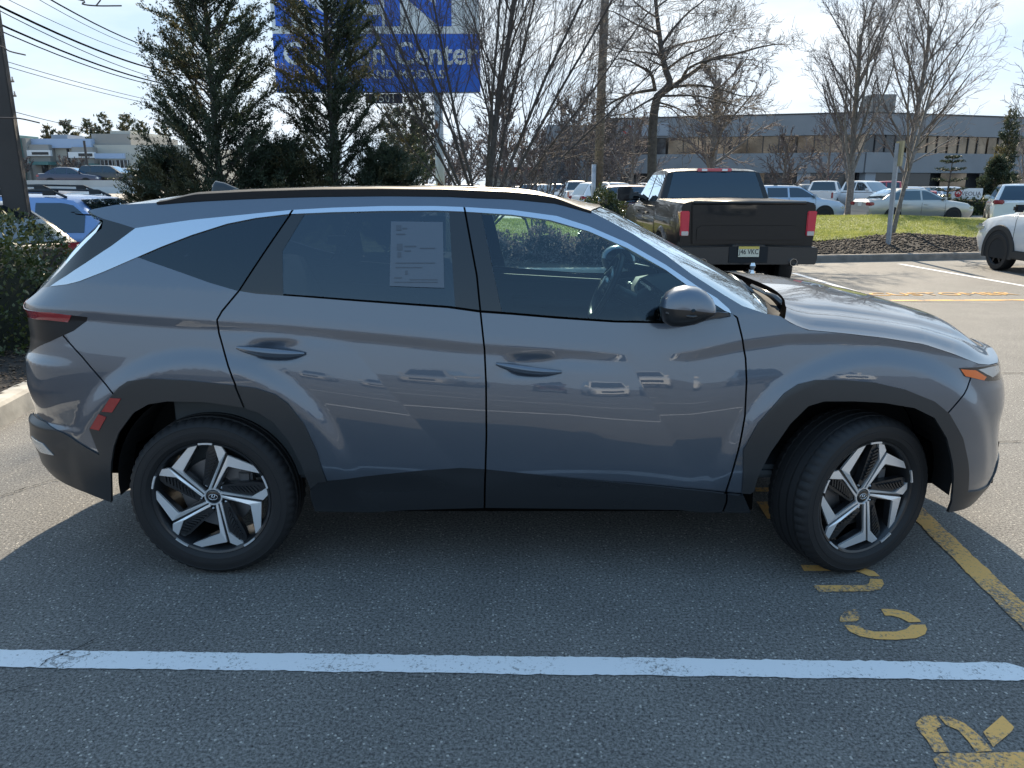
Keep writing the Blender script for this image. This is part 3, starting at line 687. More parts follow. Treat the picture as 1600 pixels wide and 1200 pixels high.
# wheel housings and underbody
for i, wx in enumerate(WX):
    for sgn in (1, -1):
        m = MB(); q = np.linspace(R(-6), R(186), 26); rr = .445 if i == 0 else .45
        P = np.array([[(wx + rr * math.cos(k), sgn * y, .37 + rr * math.sin(k)) for k in q] for y in (-.80, -.5)]); m.grid(P)
        P = np.array([[(wx + r * math.cos(k), sgn * -.5, .37 + r * math.sin(k)) for k in q] for r in (.445, .0)]); m.grid(P)
        m.build('wheel_housing', mat('liner_black', (.010, .010, .011), rough=.9), suv)
m = MB(); m.box((-.02, 0, .31), (1.86, 1.56, .14)); m.box((-.02, 0, .45), (4.0, .96, .20)); m.box((-1.98, 0, .44), (.40, 1.30, .14)); m.box((1.92, 0, .42), (.34, 1.3, .2)); m.box((-1.0, .15, .30), (.6, .5, .12)); m.build('underbody', BLACK, suv)
# ---------------------------------------------------------------- interior
m = MB()
for sgn in (1, -1):
    for (x0, x1) in ((-1.55, -.28), (-.26, .95)):
        m = MB()
        xs = np.linspace(x0, x1, 9); P = np.array([[(x, -sgn * .80, z) if z < 1 else (x, -sgn * (.815), interp(x, ZB) - .035) for x in xs] for z in (.42, 1.2)]); m.grid(P)
        m.tube([(x, -sgn * .785, interp(x, ZB) - .05) for x in xs], .022, 6); m.tube([(x, -sgn * .795, interp(x, ZB) - .20) for x in xs[1:-2]], .035, 6)
        m.build('door_trim', GREYD, PARTS[('rear_door' if x0 < -1 else 'front_door', sgn)], smooth=True)
m = MB(); m.box((0, 0, .43), (2.6, 1.6, .06)); m.box((.25, 0, .62), (1.0, .22, .34)); m.build('cabin_floor', GREYD, suv, bevel=.02)
P = []
for x, z in ((.98, 1.115), (.82, 1.125), (.66, 1.10), (.60, 1.06), (.58, .94), (.66, .78)): P.append([(x + .02 * math.cos(3 * y), y, z + .012 * math.cos(2.2 * y)) for y in np.linspace(-.78, .78, 15)])
MB().grid(np.array(P)).build('dashboard', GREYD, suv, smooth=True)
m = MB(); m.box((.60, -.02, 1.06), (.05, .62, .17)); m.build('dash_display', GLOSSB, suv, bevel=.012)
m = MB(); 
for y in (-.70, .70): m.box((.59, y, 1.045), (.03, .10, .07))
m.build('air_vent', mat('vent_silver', (.45, .47, .48), rough=.3, metal=.9), suv, bevel=.008)
# steering wheel
cw_ = Vector(atY(947, 447, .36)); ax = Vector((-.90, 0, .43)).normalized(); b1 = Vector((0, 1, 0)); b2 = ax.cross(b1)
m = MB(); m.tube([cw_ + (b1 * math.cos(q) + b2 * math.sin(q)) * .185 for q in np.linspace(0, 2 * math.pi, 41)], .017, 8, cap=False)
m.tube([cw_ + b1 * -.18, cw_ - ax * .03, cw_ + b1 * .18], [.016, .05, .016], 8); m.tube([cw_ - ax * .03, cw_ - b2 * .17], .018, 8); m.tube([cw_ - ax * .02, cw_ - ax * .30], .04, 8)
sw = m.build('steering_wheel', mat('leather_black', (.018, .02, .021), rough=.38), suv, smooth=True)
m = MB(); m.tube([cw_ + b1 * -.12 - b2 * .05 + ax * .012, cw_ - b2 * .11 + ax * .012, cw_ + b1 * .12 - b2 * .05 + ax * .012], .011, 6); m.tube([cw_ + ax * .03, cw_ - ax * .03], .05, 12); m.build('wheel_trim', mat('vent_silver'), sw, smooth=True)
# seats
def seat(x, y, w, back=.62, rec=.22, hr=True):
    m = MB(); P = []
    prof = [(0.26, .60), (.27, .69), (.20, .73), (0, .71), (-.20, .70), (-.25, .74), (-.25 - rec * .5, .74 + back * .5), (-.25 - rec, .74 + back), (-.31 - rec, .75 + back), (-.36 - rec, .70 + back), (-.37 - rec * .4, .95), (-.34, .62), (-.2, .52), (.2, .52), (.26, .60)]
    for yy, s in ((-w / 2, .93), (-w / 2 + .03, .99), (-w * .22, 1.0), (0, .985), (w * .22, 1.0), (w / 2 - .03, .99), (w / 2, .93)):
        P.append([(x + (a + .05) * s - .05, y + yy, .95 + (b - .95) * s) for a, b in prof])
    m.grid(np.array(P)); m.add([P[0][i] for i in range(len(prof))], [tuple(range(len(prof)))]); m.add([P[-1][i] for i in range(len(prof))], [tuple(range(len(prof)))[::-1]])
    st = m.build('seat', GREYD, suv, smooth=True)
    if hr:
        m = MB(); hx = x - .32 - rec - .02; m.box((hx, y, .86 + back), (.10, .27, .19)); m.tube([(hx, y - .06, .70 + back), (hx, y - .06, .84 + back)], .008); m.tube([(hx, y + .06, .70 + back), (hx, y + .06, .84 + back)], .008)
        m.build('headrest', GREYD, st, smooth=True, bevel=.035, seg=3)
seat(.02, -.37, .52, .52); seat(.02, .37, .52, .52); seat(-.92, -.40, .62, .50); seat(-.92, .40, .62, .50)
# window sticker sheet on the rear door glass
PAPER = mat('paper_painted_dim', (.070, .090, .118), rough=.5, coat=.8); INK = mat('ink_painted_dim', (.045, .056, .075), rough=.5, coat=.8)  # dimming of tinted glass painted into both colours; sheet lies outside the pane
cq = [(611, 346), (692, 347), (694, 450), (609, 447)]
def onrear(x, y, d): 
    u, z = inv(x, y); return Pf(u, z) - Nf(np.array([u]), np.array([z]))[0] * d
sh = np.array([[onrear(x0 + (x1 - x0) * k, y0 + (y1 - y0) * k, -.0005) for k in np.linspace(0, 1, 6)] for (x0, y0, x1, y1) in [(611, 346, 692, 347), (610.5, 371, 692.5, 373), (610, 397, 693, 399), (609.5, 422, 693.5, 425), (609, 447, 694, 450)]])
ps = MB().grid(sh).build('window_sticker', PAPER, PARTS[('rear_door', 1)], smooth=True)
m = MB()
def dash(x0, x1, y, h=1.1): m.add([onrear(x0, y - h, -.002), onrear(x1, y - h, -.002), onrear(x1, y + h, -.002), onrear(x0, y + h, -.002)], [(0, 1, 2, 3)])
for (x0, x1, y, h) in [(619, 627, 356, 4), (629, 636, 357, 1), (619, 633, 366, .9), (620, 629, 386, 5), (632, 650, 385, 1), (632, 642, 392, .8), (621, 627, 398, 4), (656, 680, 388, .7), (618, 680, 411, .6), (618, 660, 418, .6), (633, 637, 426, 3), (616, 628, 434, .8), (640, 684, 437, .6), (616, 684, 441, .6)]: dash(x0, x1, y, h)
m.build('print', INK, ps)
# clear strip along the top of the sheet edge, and rear-seat belt seen through the glass
m = MB(); m.tube([(-.98, .70, 1.50), (-1.06, .66, 1.36), (-1.10, .55, 1.28)], .022, 4); m.box((-1.13, .62, 1.33), (.12, .04, .05)); m.build('seat_belt', mat('belt_grey', (.25, .27, .25), rough=.7), suv)
# ================================================================== ground, markings, islands
def nodes(m): return m.node_tree.nodes, m.node_tree.links
def leafmat(name, c0, c1, scale=5., rough=.5, trans=.25):
    if name in MATS: return MATS[name]
    m = mat(name, c0, rough=rough); n, l = nodes(m); b = n['Principled BSDF']
    t = n.new('ShaderNodeTexCoord'); z = n.new('ShaderNodeTexNoise'); z.inputs['Scale'].default_value = scale; z.inputs['Detail'].default_value = 6; l.new(t.outputs['Object'], z.inputs['Vector'])
    r = n.new('ShaderNodeValToRGB'); r.color_ramp.elements[0].position = .32; r.color_ramp.elements[1].position = .68; r.color_ramp.elements[0].color = (*c0, 1); r.color_ramp.elements[1].color = (*c1, 1); l.new(z.outputs['Fac'], r.inputs[0]); l.new(r.outputs[0], b.inputs['Base Color'])
    tr = n.new('ShaderNodeBsdfTranslucent'); x = n.new('ShaderNodeMixShader'); x.inputs[0].default_value = trans; o = n['Material Output']
    l.new(r.outputs[0], tr.inputs[0]); l.new(b.outputs[0], x.inputs[1]); l.new(tr.outputs[0], x.inputs[2]); l.new(x.outputs[0], o.inputs[0]); return m
def asphalt_mat(name, c0, c1, speck=True, paint=None):
    """aggregate-flecked asphalt; paint=(colour, wear) lays worn road paint over it"""
    m = bpy.data.materials.new(name); m.use_nodes = True; n, l = nodes(m); b = n['Principled BSDF']; b.inputs['Roughness'].default_value = .82; b.inputs['Specular IOR Level'].default_value = .35
    t = n.new('ShaderNodeTexCoord'); 
    def noise(s, d, r=.6):
        z = n.new('ShaderNodeTexNoise'); z.inputs['Scale'].default_value = s; z.inputs['Detail'].default_value = d; z.inputs['Roughness'].default_value = r; l.new(t.outputs['Object'], z.inputs['Vector']); return z
    def ramp(src, p0, p1, a, bb):
        r = n.new('ShaderNodeValToRGB'); r.color_ramp.elements[0].position = p0; r.color_ramp.elements[1].position = p1; r.color_ramp.elements[0].color = (*a, 1); r.color_ramp.elements[1].color = (*bb, 1); l.new(src, r.inputs[0]); return r
    def mixc(f, a, bb, mode='MIX'):
        x = n.new('ShaderNodeMixRGB'); x.blend_type = mode
        for k, v in ((0, f), (1, a), (2, bb)):
            if isinstance(v, (int, float)): x.inputs[k].default_value = v
            elif isinstance(v, tuple): x.inputs[k].default_value = (*v, 1)
            else: l.new(v, x.inputs[k])
        return x.outputs[0]
    fine = noise(88, 8, .82); col = ramp(fine.outputs['Fac'], .38, .64, c0, c1).outputs[0]
    big = noise(.55, 4); col = mixc(1., col, ramp(big.outputs['Fac'], .3, .7, (.88, .88, .88), (1.1, 1.09, 1.08)).outputs[0], 'MULTIPLY')
    st = noise(2.6, 6); col = mixc(1., col, ramp(st.outputs['Fac'], .35, .62, (.90, .90, .91), (1.04, 1.04, 1.04)).outputs[0], 'MULTIPLY')
    v = n.new('ShaderNodeTexVoronoi'); v.inputs['Scale'].default_value = 85; l.new(t.outputs['Object'], v.inputs['Vector'])
    cell = n.new('ShaderNodeSeparateColor'); l.new(v.outputs['Color'], cell.inputs[0])
    gt = n.new('ShaderNodeMath'); gt.operation = 'GREATER_THAN'; gt.inputs[1].default_value = .93; l.new(cell.outputs[0], gt.inputs[0])
    lt = n.new('ShaderNodeMath'); lt.operation = 'LESS_THAN'; lt.inputs[1].default_value = .36; l.new(v.outputs['Distance'], lt.inputs[0])
    mu = n.new('ShaderNodeMath'); mu.operation = 'MULTIPLY'; l.new(gt.outputs[0], mu.inputs[0]); l.new(lt.outputs[0], mu.inputs[1])
    m2 = n.new('ShaderNodeMath'); m2.operation = 'MULTIPLY'; m2.inputs[1].default_value = .8; l.new(mu.outputs[0], m2.inputs[0])
    col = mixc(m2.outputs[0], col, (.50, .47, .42))
    if paint:
        wz = noise(70, 9, .8); w2 = noise(3.1, 5)
        ad_ = n.new('ShaderNodeMath'); ad_.operation = 'ADD'; l.new(wz.outputs['Fac'], ad_.inputs[0])
        sc = n.new('ShaderNodeMath'); sc.operation = 'MULTIPLY'; sc.inputs[1].default_value = .55; l.new(w2.outputs['Fac'], sc.inputs[0]); l.new(sc.outputs[0], ad_.inputs[1])
        f = ramp(ad_.outputs[0], paint[1], paint[1] + .10, (0, 0, 0), (1, 1, 1)).outputs[0]
        col = mixc(f, paint[0], col)
    l.new(col, b.inputs['Base Color'])
    # drips and stains of their own shape
    dz = n.new('ShaderNodeTexVoronoi'); dz.inputs['Scale'].default_value = 1.5; l.new(t.outputs['Object'], dz.inputs['Vector']); dn = noise(9, 5)
    da = n.new('ShaderNodeMath'); da.operation = 'MULTIPLY_ADD'; da.inputs[1].default_value = .09; l.new(dn.outputs['Fac'], da.inputs[0]); l.new(dz.outputs['Distance'], da.inputs[2])
    col = mixc(1., col, ramp(da.outputs[0], .085, .15, (.60, .60, .62), (1, 1, 1)).outputs[0], 'MULTIPLY')
    bz = noise(120, 6, .75); u = n.new('ShaderNodeBump'); u.inputs['Strength'].default_value = .7 if not paint else .4; u.inputs['Distance'].default_value = .006; l.new(bz.outputs['Fac'], u.inputs['Height']); l.new(u.outputs[0], b.inputs['Normal'])
    MATS[name] = m; return m
A0, A1 = (.018, .018, .018), (.325, .316, .298)
ASPH = asphalt_mat('asphalt', A0, A1)
WHITEP = asphalt_mat('worn_white_paint', A0, A1, paint=((.74, .75, .76), .825))
YELP = asphalt_mat('worn_yellow_paint', A0, A1, paint=((.80, .44, .135), .765))
def struct(o): o['kind'] = 'structure'; return o
struct(me('ground', [(-400, -300, 0), (400, -300, 0), (400, 900, 0), (-400, 900, 0)], [(0, 1, 2, 3)], ASPH))
def marking(name, polys, m, z=.004, lab=None):
    mb = MB()
    for p in polys:
        bm = bmesh.new(); vv = [bm.verts.new((q[0], q[1], z)) for q in p]; f = bm.faces.new(vv); f.normal_update()
        if f.normal.z < 0: f.normal_flip()
        bm.verts.index_update(); bmesh.ops.triangulate(bm, faces=[f]); mb.add([v.co for v in bm.verts], [tuple(v.index for v in q.verts) for q in bm.faces]); bm.free()
    return struct(mb.build(name, m, fix=False))
def wob(a, b, w, n=120, amp=.0035, round_end=0):
    """a painted line with slightly ragged edges"""
    a, b = np.array(a[:2], float), np.array(b[:2], float); d = (b - a) / np.linalg.norm(b - a); nn = np.array([-d[1], d[0]]); t = np.linspace(0, 1, n)
    e = lambda: np.convolve(rng.normal(0, amp, n + 4), np.ones(5) / 5, 'valid') + rng.normal(0, amp * .5, n)
    L1 = a + (b - a) * t[:, None] + nn * (w / 2 + e())[:, None]; L2 = a + (b - a) * t[:, None] - nn * (w / 2 + e())[:, None]
    if round_end: 
        k = sstep(t, 1 - round_end, 1)[:, None]; L1 = L1 - nn * w * .42 * k
    return np.vstack([L1, L2[::-1]])
wl0, wl1 = np.array([-1.95, -1.528]), np.array([1.669, -1.606]); wd = (wl1 - wl0) / np.linalg.norm(wl1 - wl0)
marking('parking_line', [wob(wl0 - wd * 1.65, wl1 + wd * .05, .103, 260, round_end=.017)], WHITEP)
marking('parking_line', [wob((1.995, -.15), (1.885, -1.42), .105, 60), wob((1.999, -.15), (2.07, 1.6), .105, 60)], YELP)
zz = lambda pts, x0=1100, y0=850, s=3.2: [atZ(x0 + x / s, y0 + y / s)[:2] for x, y in pts]
marking('stencil_letter', [zz([(760, 330), (785, 375), (755, 392), (678, 392), (680, 370), (700, 345), (728, 333)]), zz([(883, 328), (950, 330), (1020, 345), (1075, 380), (1085, 393), (1025, 396), (985, 375), (940, 362), (905, 362)]),
    zz([(702, 410), (775, 410), (800, 430), (850, 442), (960, 442), (1010, 430), (1035, 408), (1105, 407), (1115, 430), (1105, 455), (1060, 475), (960, 483), (860, 480), (780, 465), (725, 440)])], YELP)
marking('stencil_letter', [zz([(483, 108), (560, 110), (680, 112), (680, 138), (500, 139)]), zz([(760, 118), (812, 128), (850, 140), (880, 165), (825, 164), (785, 148), (755, 140)]), zz([(830, 178), (890, 180), (900, 205), (880, 230), (830, 240), (575, 243), (545, 210), (800, 210), (825, 200)])], YELP)
marking('stencil_letter', [zz([(1160, 860), (1118, 861), (1090, 868), (1058, 900), (1070, 935), (1115, 985), (1150, 1045), (1228, 1045), (1190, 980), (1160, 930), (1190, 915), (1165, 880)]), zz([(1170, 862), (1230, 870), (1300, 900), (1350, 940), (1400, 985), (1440, 1040), (1360, 1045), (1320, 990), (1270, 935), (1210, 910)]),
    zz([(1490, 862), (1550, 920), (1535, 945), (1445, 1020), (1395, 945)]), zz([(1145, 1080), (1180, 1052), (1650, 1044), (1650, 1125), (1170, 1130)])], YELP)
marking('stencil_letter', [zz([(255, 585), (330, 583), (335, 606), (258, 604)], 1100, 580), zz([(262, 655), (318, 655), (345, 740), (318, 742)], 1100, 580)], YELP)
marking('parking_line', [wob(atZ(1240, 427), atZ(1380, 468.5), .11, 30), wob(atZ(1405, 412.5), atZ(1640, 454), .11, 30)], WHITEP)
marking('parking_line', [wob(atZ(1372, 470), np.array([18, 7.6]), .11, 40)], YELP)
# lettering along the far line: CUSTOMER, spread out and flattened by the distance
def text_mesh(txt, size=1., extrude=0., bold=0.):
    cu = bpy.data.curves.new('t', 'FONT'); cu.body = txt; cu.size = size; cu.extrude = extrude; cu.resolution_u = 3; cu.offset = bold; cu.align_x = 'CENTER'; cu.align_y = 'CENTER'
    o = bpy.data.objects.new('t', cu); C.objects.link(o); bpy.context.view_layer.update(); d = bpy.data.meshes.new_from_object(o.evaluated_get(bpy.context.evaluated_depsgraph_get()))
    bpy.data.objects.remove(o); bpy.data.curves.remove(cu); return d
def text(name, txt, loc, size, m, parent=None, face='-y', rz=0., sx=1., bold=0.):
    """flat lettering; face '-y' stands upright facing the camera side, 'up' lies on the ground"""
    d = text_mesh(txt, size, .002, bold); d.name = name
    M = Matrix.Translation(loc) @ Matrix.Rotation(rz, 4, 'Z') @ (Matrix.Rotation(R(90), 4, 'X') if face == '-y' else Matrix.Identity(4)) @ Matrix.Diagonal((sx, 1, 1, 1))
    d.transform(M); d.materials.clear(); d.materials.append(m); o = bpy.data.objects.new(name, d); C.objects.link(o)
    if parent is not None: o.parent = parent
    return o
marking('parking_line', [wob((-4, y_), (2.2, y_ - .1), .105, 20) for y_ in (-4.5, -7.4, -10.3)], WHITEP)
struct(text('stencil_lettering', 'CUSTOMER', (6.5, 7.85, .006), .42, YELP, face='up', rz=.04, sx=1.05))
# cracks and joints in the asphalt
CRK = mat('crack_dark', (.012, .012, .012), rough=.9)
def crack(pts, w=.006, jag=.02, n=5):
    p = resample(np.array([atZ(*q)[:2] for q in pts]), n * len(pts)); p[1:-1] += rng.normal(0, jag * .35, p[1:-1].shape); q = np.gradient(p, axis=0); nn = np.stack([-q[:, 1], q[:, 0]], 1); nn /= np.linalg.norm(nn, axis=1)[:, None]
    ww = (w * (.4 + rng.random(len(p))))[:, None]; ww[0] = ww[-1] = .001
    return np.vstack([p + nn * ww / 2, (p - nn * ww / 2)[::-1]])
marking('pavement_crack', [crack([(0, 777), (30, 768), (62, 757), (95, 750)], .006), crack([(1540, 692), (1600, 690.5)], .012, .004), crack([(1562, 584), (1600, 583.5)], .012, .004), crack([(60, 1046), (80, 1030), (98, 1026), (122, 1015), (150, 1000)],   .004, .008), crack([(98, 1026), (118, 1031), (142, 1025)], .003, .004), crack([(0, 1087), (55, 1072)], .003, .008), crack([(1155, 476), (1330, 470), (1600, 476)], .012, .03)], CRK, z=.0085)
def scatter_mesh(name, pts, size, m, flat=.5, parent=None):
    n = len(pts); base = np.array([(1, 0, 0), (-.5, .87, 0), (-.5, -.87, 0), (0, 0, 1.), (0, 0, -1)]); F = np.array([(0, 1, 3), (1, 2, 3), (2, 0, 3), (1, 0, 4), (2, 1, 4), (0, 2, 4)])
    s = np.asarray(size).reshape(-1, 1, 1); a = rng.random(n) * 6.28; ca, sa = np.cos(a), np.sin(a); V = np.repeat(base[None], n, 0) * rng.uniform(.6, 1.3, (n, 5, 1)); V[..., 2] *= flat
    X = V[..., 0] * ca[:, None] - V[..., 1] * sa[:, None]; Y = V[..., 0] * sa[:, None] + V[..., 1] * ca[:, None]; V = np.stack([X, Y, V[..., 2]], -1) * s + pts[:, None]
    return me(name, V.reshape(-1, 3), (F[None] + np.arange(n)[:, None, None] * 5).reshape(-1, 3), m, parent)
p = np.stack([rng.uniform(-2.6, 2.6, 420), rng.uniform(-3.2, -.6, 420), np.full(420, .003)], 1)
tag(scatter_mesh('grit', p, rng.uniform(.0022, .0052, 420) * (rng.random(420) ** 2 + .6), mat('pale_grit', (.55, .53, .48), rough=.7)), kind='stuff')
# ---------------------------------------------------------------- planting islands
CONC = mat('kerb_concrete', (.40, .37, .32), rough=.85, noise=(9, .22, 8), bump=(60, .3, .004))
KERBD = mat('kerb_weathered', (.20, .18, .16), rough=.9, noise=(5, .3, 8), bump=(50, .3, .004))
SOIL = mat('mulch', (.026, .021, .018), rough=.95, noise=(22, .6, 8), bump=(45, .9, .03))
LAWN = mat('lawn', (.20, .22, .06), rough=.9, noise=(3.2, .38, 9), bump=(120, .9, .03))
def kerb(name, pts, m, h=.15, w=.15, side=1):
    p = resample(np.array(pts, float), max(8, len(pts) * 10)); q = np.gradient(p, axis=0); n = np.stack([-q[:, 1], q[:, 0]], 1) * side; n /= np.linalg.norm(n, axis=1)[:, None]
    P = np.zeros((len(p), 6, 3))
    for j, (o, z) in enumerate([(0, -.02), (.012, h - .03), (.03, h - .006), (.05, h), (w, h), (w, -.02)]): P[:, j, :2] = p + n * o; P[:, j, 2] = z
    return struct(MB().grid(P, flip=side > 0).build(name, m, fix=False, smooth=True, angle=30))
def bed(name, poly, m, zf, step=.35):
    """a soil or lawn sheet over a polygon with heights zf(x, y)"""
    poly = np.array(poly, float); lo, hi = poly.min(0), poly.max(0); V = [tuple(q) for q in poly]; nb = len(V); gx, gy = np.meshgrid(np.arange(lo[0], hi[0], step), np.arange(lo[1], hi[1], step)); g = np.stack([gx.ravel() + .01, gy.ravel() + .013], 1) + rng.normal(0, step * .12, (gx.size, 2))
    def inside(p):
        c = np.zeros(len(p), bool); j = len(poly) - 1
        for i in range(len(poly)):
            (xi, yi), (xj, yj) = poly[i], poly[j]; k = ((yi > p[:, 1]) != (yj > p[:, 1])) & (p[:, 0] < (xj - xi) * (p[:, 1] - yi) / (yj - yi + 1e-12) + xi); c ^= k; j = i
        return c
    g = g[inside(g)]; V += [tuple(q) for q in g]
    r = delaunay_2d_cdt([Vector(v) for v in V], [], [list(range(nb))], 1, 1e-4); v = np.array([tuple(q) for q in r[0]]); z = zf(v[:, 0], v[:, 1])
    f = np.array([t for t in r[2]]); a = v[f]; ar = (a[:, 1, 0] - a[:, 0, 0]) * (a[:, 2, 1] - a[:, 0, 1]) - (a[:, 1, 1] - a[:, 0, 1]) * (a[:, 2, 0] - a[:, 0, 0]); f[ar < 0] = f[ar < 0][:, ::-1]
    return struct(me(name, np.column_stack([v, z]), f, m, None, True))
wav = lambda x, y, a=.03: a * (np.sin(1.7 * x + .6 * y) + np.sin(2.9 * y - x) * .6 + np.sin(5.1 * x + 3.3 * y) * .3)
k1 = [(-3.60, -9.), (-3.63, -2.0), (-3.675, 1.15), (-3.735, 1.66), (-3.80, 4.0), (-3.9, 5.6), (-4.25, 6.3), (-5.1, 6.5)]
kerb('kerb', k1, CONC, .165, .16, 1)
bed('planting_bed', [(-3.76, -9), (-3.79, -2), (-3.83, 1.15), (-3.89, 1.66), (-3.95, 4), (-4.06, 5.5), (-4.4, 6.15), (-5.1, 6.35), (-6.2, 6.3), (-6.4, -9)], SOIL, lambda x, y: .145 + np.abs(wav(x, y, .018)), .22)
k2 = [(-8.2, 11.2), (-8.0, 10.3), (-4, 10.0), (1.6, 10.2), (2.1, 10.7), (2.2, 14)]
kerb('kerb', k2, CONC, .15, .15, 1)
bed('planting_bed', [(-7.9, 10.45), (-4, 10.15), (1.5, 10.35), (1.95, 10.8), (2.0, 13.2), (-7.9, 13.2)], SOIL, lambda x, y: .14 + np.abs(wav(x, y, .03)), .4)
lawn_z = lambda x, y: .16 + .42 * sstep(y, 13, 20) - .5 * sstep(y, 21, 25) + wav(x * .5, y * .4, .03)
bed('lawn', [(-14, 13.2), (2.0, 13.2), (2.0, 25), (-14, 25)], LAWN, lawn_z, .6)
# right-hand island
KR = [(1.9, 12.3), (4.2, 12.55), (6.19, 12.80), (8.2, 13.15), (10.28, 13.52), (14, 14.2), (24, 16.0)]
kerb('kerb', KR, KERBD, .15, .15, 1)
mz = lambda x, y: .14 + .16 * sstep(y - .17 * (x - 6), 13, 15.5) + .13 * np.exp(-(((x - 9.4) / 2.2) ** 2 + ((y - 15.6) / 1.3) ** 2)) + wav(x, y, .022)
gz = lambda x, y: .27 + .17 * sstep(y, 16, 24) + wav(x * .4, y * .35, .035) - .30 * sstep(y, 25.5, 28.5) + .10 * np.exp(-(((x - 9.4) / 2.4) ** 2 + ((y - 15.8) / 1.4) ** 2))
bed('mulch_bed', [(2.0, 12.45), (4.2, 12.7), (6.19, 12.95), (8.2, 13.30), (10.28, 13.67), (14, 14.35), (24, 16.15), (24, 18.2), (14, 16.9), (11.3, 15.9), (9.4, 15.8), (7.2, 14.9), (2.0, 14.6)], SOIL, mz, .3)
bed('lawn', [(4.6, 14.65), (7.2, 14.85), (9.4, 15.75), (11.3, 15.85), (14, 16.85), (24, 18.1), (30, 20), (30, 28.5), (6.5, 28.5), (4.8, 22)], LAWN, gz, .6)
p = np.stack([rng.uniform(4.5, 15, 5200), rng.random(5200), np.zeros(5200)], 1); p[:, 1] = np.interp(p[:, 0], [2, 4.2, 6.19, 8.2, 10.28, 14, 24], [12.45, 12.7, 12.95, 13.3, 13.67, 14.35, 16.15]) + .03 + p[:, 1] * np.interp(p[:, 0], [4, 7.2, 9.4, 11.3, 15], [2.0, 1.85, 2.3, 2.1, 2.5]); p[:, 2] = mz(p[:, 0], p[:, 1]) + .008
tag(scatter_mesh('mulch_chips', p, rng.uniform(.018, .06, len(p)), mat('bark_chip', (.030, .024, .020), rough=.9), .5), kind='stuff')
p = np.stack([rng.uniform(-5.2, -3.85, 2600), rng.uniform(-1, 5.4, 2600), np.full(2600, .165)], 1)
tag(scatter_mesh('mulch_chips', p, rng.uniform(.008, .03, len(p)), mat('bark_chip_brown', (.085, .06, .042), rough=.9), .4), kind='stuff')
# grass blades on the lawns that show
def grass(name, n, xr, yr, zf, keep, h=(.03, .075)):
    x, y = rng.uniform(*xr, n), rng.uniform(*yr, n); k = keep(x, y); x, y = x[k], y[k]; n = len(x); z = zf(x, y) - .01; a = rng.random(n) * 6.28; w = .012; hh = rng.uniform(*h, n)
    V = np.stack([np.stack([x - w * np.cos(a), y - w * np.sin(a), z], 1), np.stack([x + w * np.cos(a), y + w * np.sin(a), z], 1), np.stack([x + rng.normal(0, .025, n), y + rng.normal(0, .025, n), z + hh], 1)], 1)
    return tag(me(name, V.reshape(-1, 3), np.arange(n * 3).reshape(-1, 3), [leafmat('grass_blade', (.16, .20, .045), (.34, .35, .11), 2.2, .6, .45)]), kind='stuff')
bnd = lambda x: np.interp(x, [2, 7.2, 9.4, 11.3, 14, 24, 30], [14.6, 14.9, 15.8, 15.9, 16.9, 18.15, 20.0])
grass('grass', 60000, (4.7, 16), (14.7, 27.5), gz, lambda x, y: y > bnd(x) - .25 * rng.random(len(x)))
grass('grass', 15000, (-1.5, 2.0), (13.1, 22), lawn_z, lambda x, y: x > -2)
# ================================================================== plants
def leaves(C0, D, ln, wd, tilt=.5, bend=0.):
    """leaf quads (diamonds) at centres C0 pointing along D"""
    n = len(C0); D = D / (np.linalg.norm(D, axis=1)[:, None] + 1e-9); r = rng.normal(size=(n, 3)); s = np.cross(D, r); s /= np.linalg.norm(s, axis=1)[:, None] + 1e-9
    ln = np.broadcast_to(np.asarray(ln, float), n)[:, None]; wd = np.broadcast_to(np.asarray(wd, float), n)[:, None]
    V = np.stack([C0 - D * ln * .5, C0 + s * wd * .5 - D * ln * .05, C0 + D * ln * .5, C0 - s * wd * .5 - D * ln * .05], 1)
    return V.reshape(-1, 3), np.arange(n * 4).reshape(-1, 4)
BARK = mat('bark_grey_brown', (.17, .148, .13), rough=.9, noise=(14, .35, 6), bump=(40, .6, .02))
BARKD = mat('bark_dark', (.085, .073, .066), rough=.9, noise=(14, .35, 6), bump=(40, .6, .02))
TWIG = mat('twig_brown', (.135, .110, .104), rough=.85)
TWIGD = mat('twig_dark', (.105, .085, .078), rough=.85)
class Tubes:
    """many thin branches as one mesh, numpy-built; sides per ring fixed"""
    def __init__(s, n=4): s.n = n; s.V = []; s.F = []; s.k = 0
    def add(s, P, r):
        P = np.asarray(P, float); m = len(P); r = np.broadcast_to(r, m)
        T = np.gradient(P, axis=0); T /= np.linalg.norm(T, axis=1)[:, None] + 1e-9
        up = np.where(np.abs(T[:, 2:3]) < .9, np.array([[0, 0, 1.]]), np.array([[1., 0, 0]])) if False else np.broadcast_to(np.array([0, 0, 1.]) if abs(T[0, 2]) < .85 else np.array([1., 0, 0]), T.shape)
        a = np.cross(T, up); a /= np.linalg.norm(a, axis=1)[:, None] + 1e-9; b = np.cross(a, T); q = 2 * np.pi * np.arange(s.n) / s.n
        V = P[:, None] + (a[:, None] * np.cos(q)[None, :, None] + b[:, None] * np.sin(q)[None, :, None]) * r[:, None, None]
        i, j = np.meshgrid(np.arange(m - 1), np.arange(s.n), indexing='ij'); j2 = (j + 1) % s.n
        F = np.stack([i * s.n + j, i * s.n + j2, (i + 1) * s.n + j2, (i + 1) * s.n + j], -1).reshape(-1, 4) + s.k
        s.V.append(V.reshape(-1, 3)); s.F.append(F); s.k += m * s.n
    def build(s, name, m, parent): return me(name, np.vstack(s.V), np.vstack(s.F), m, parent, True)
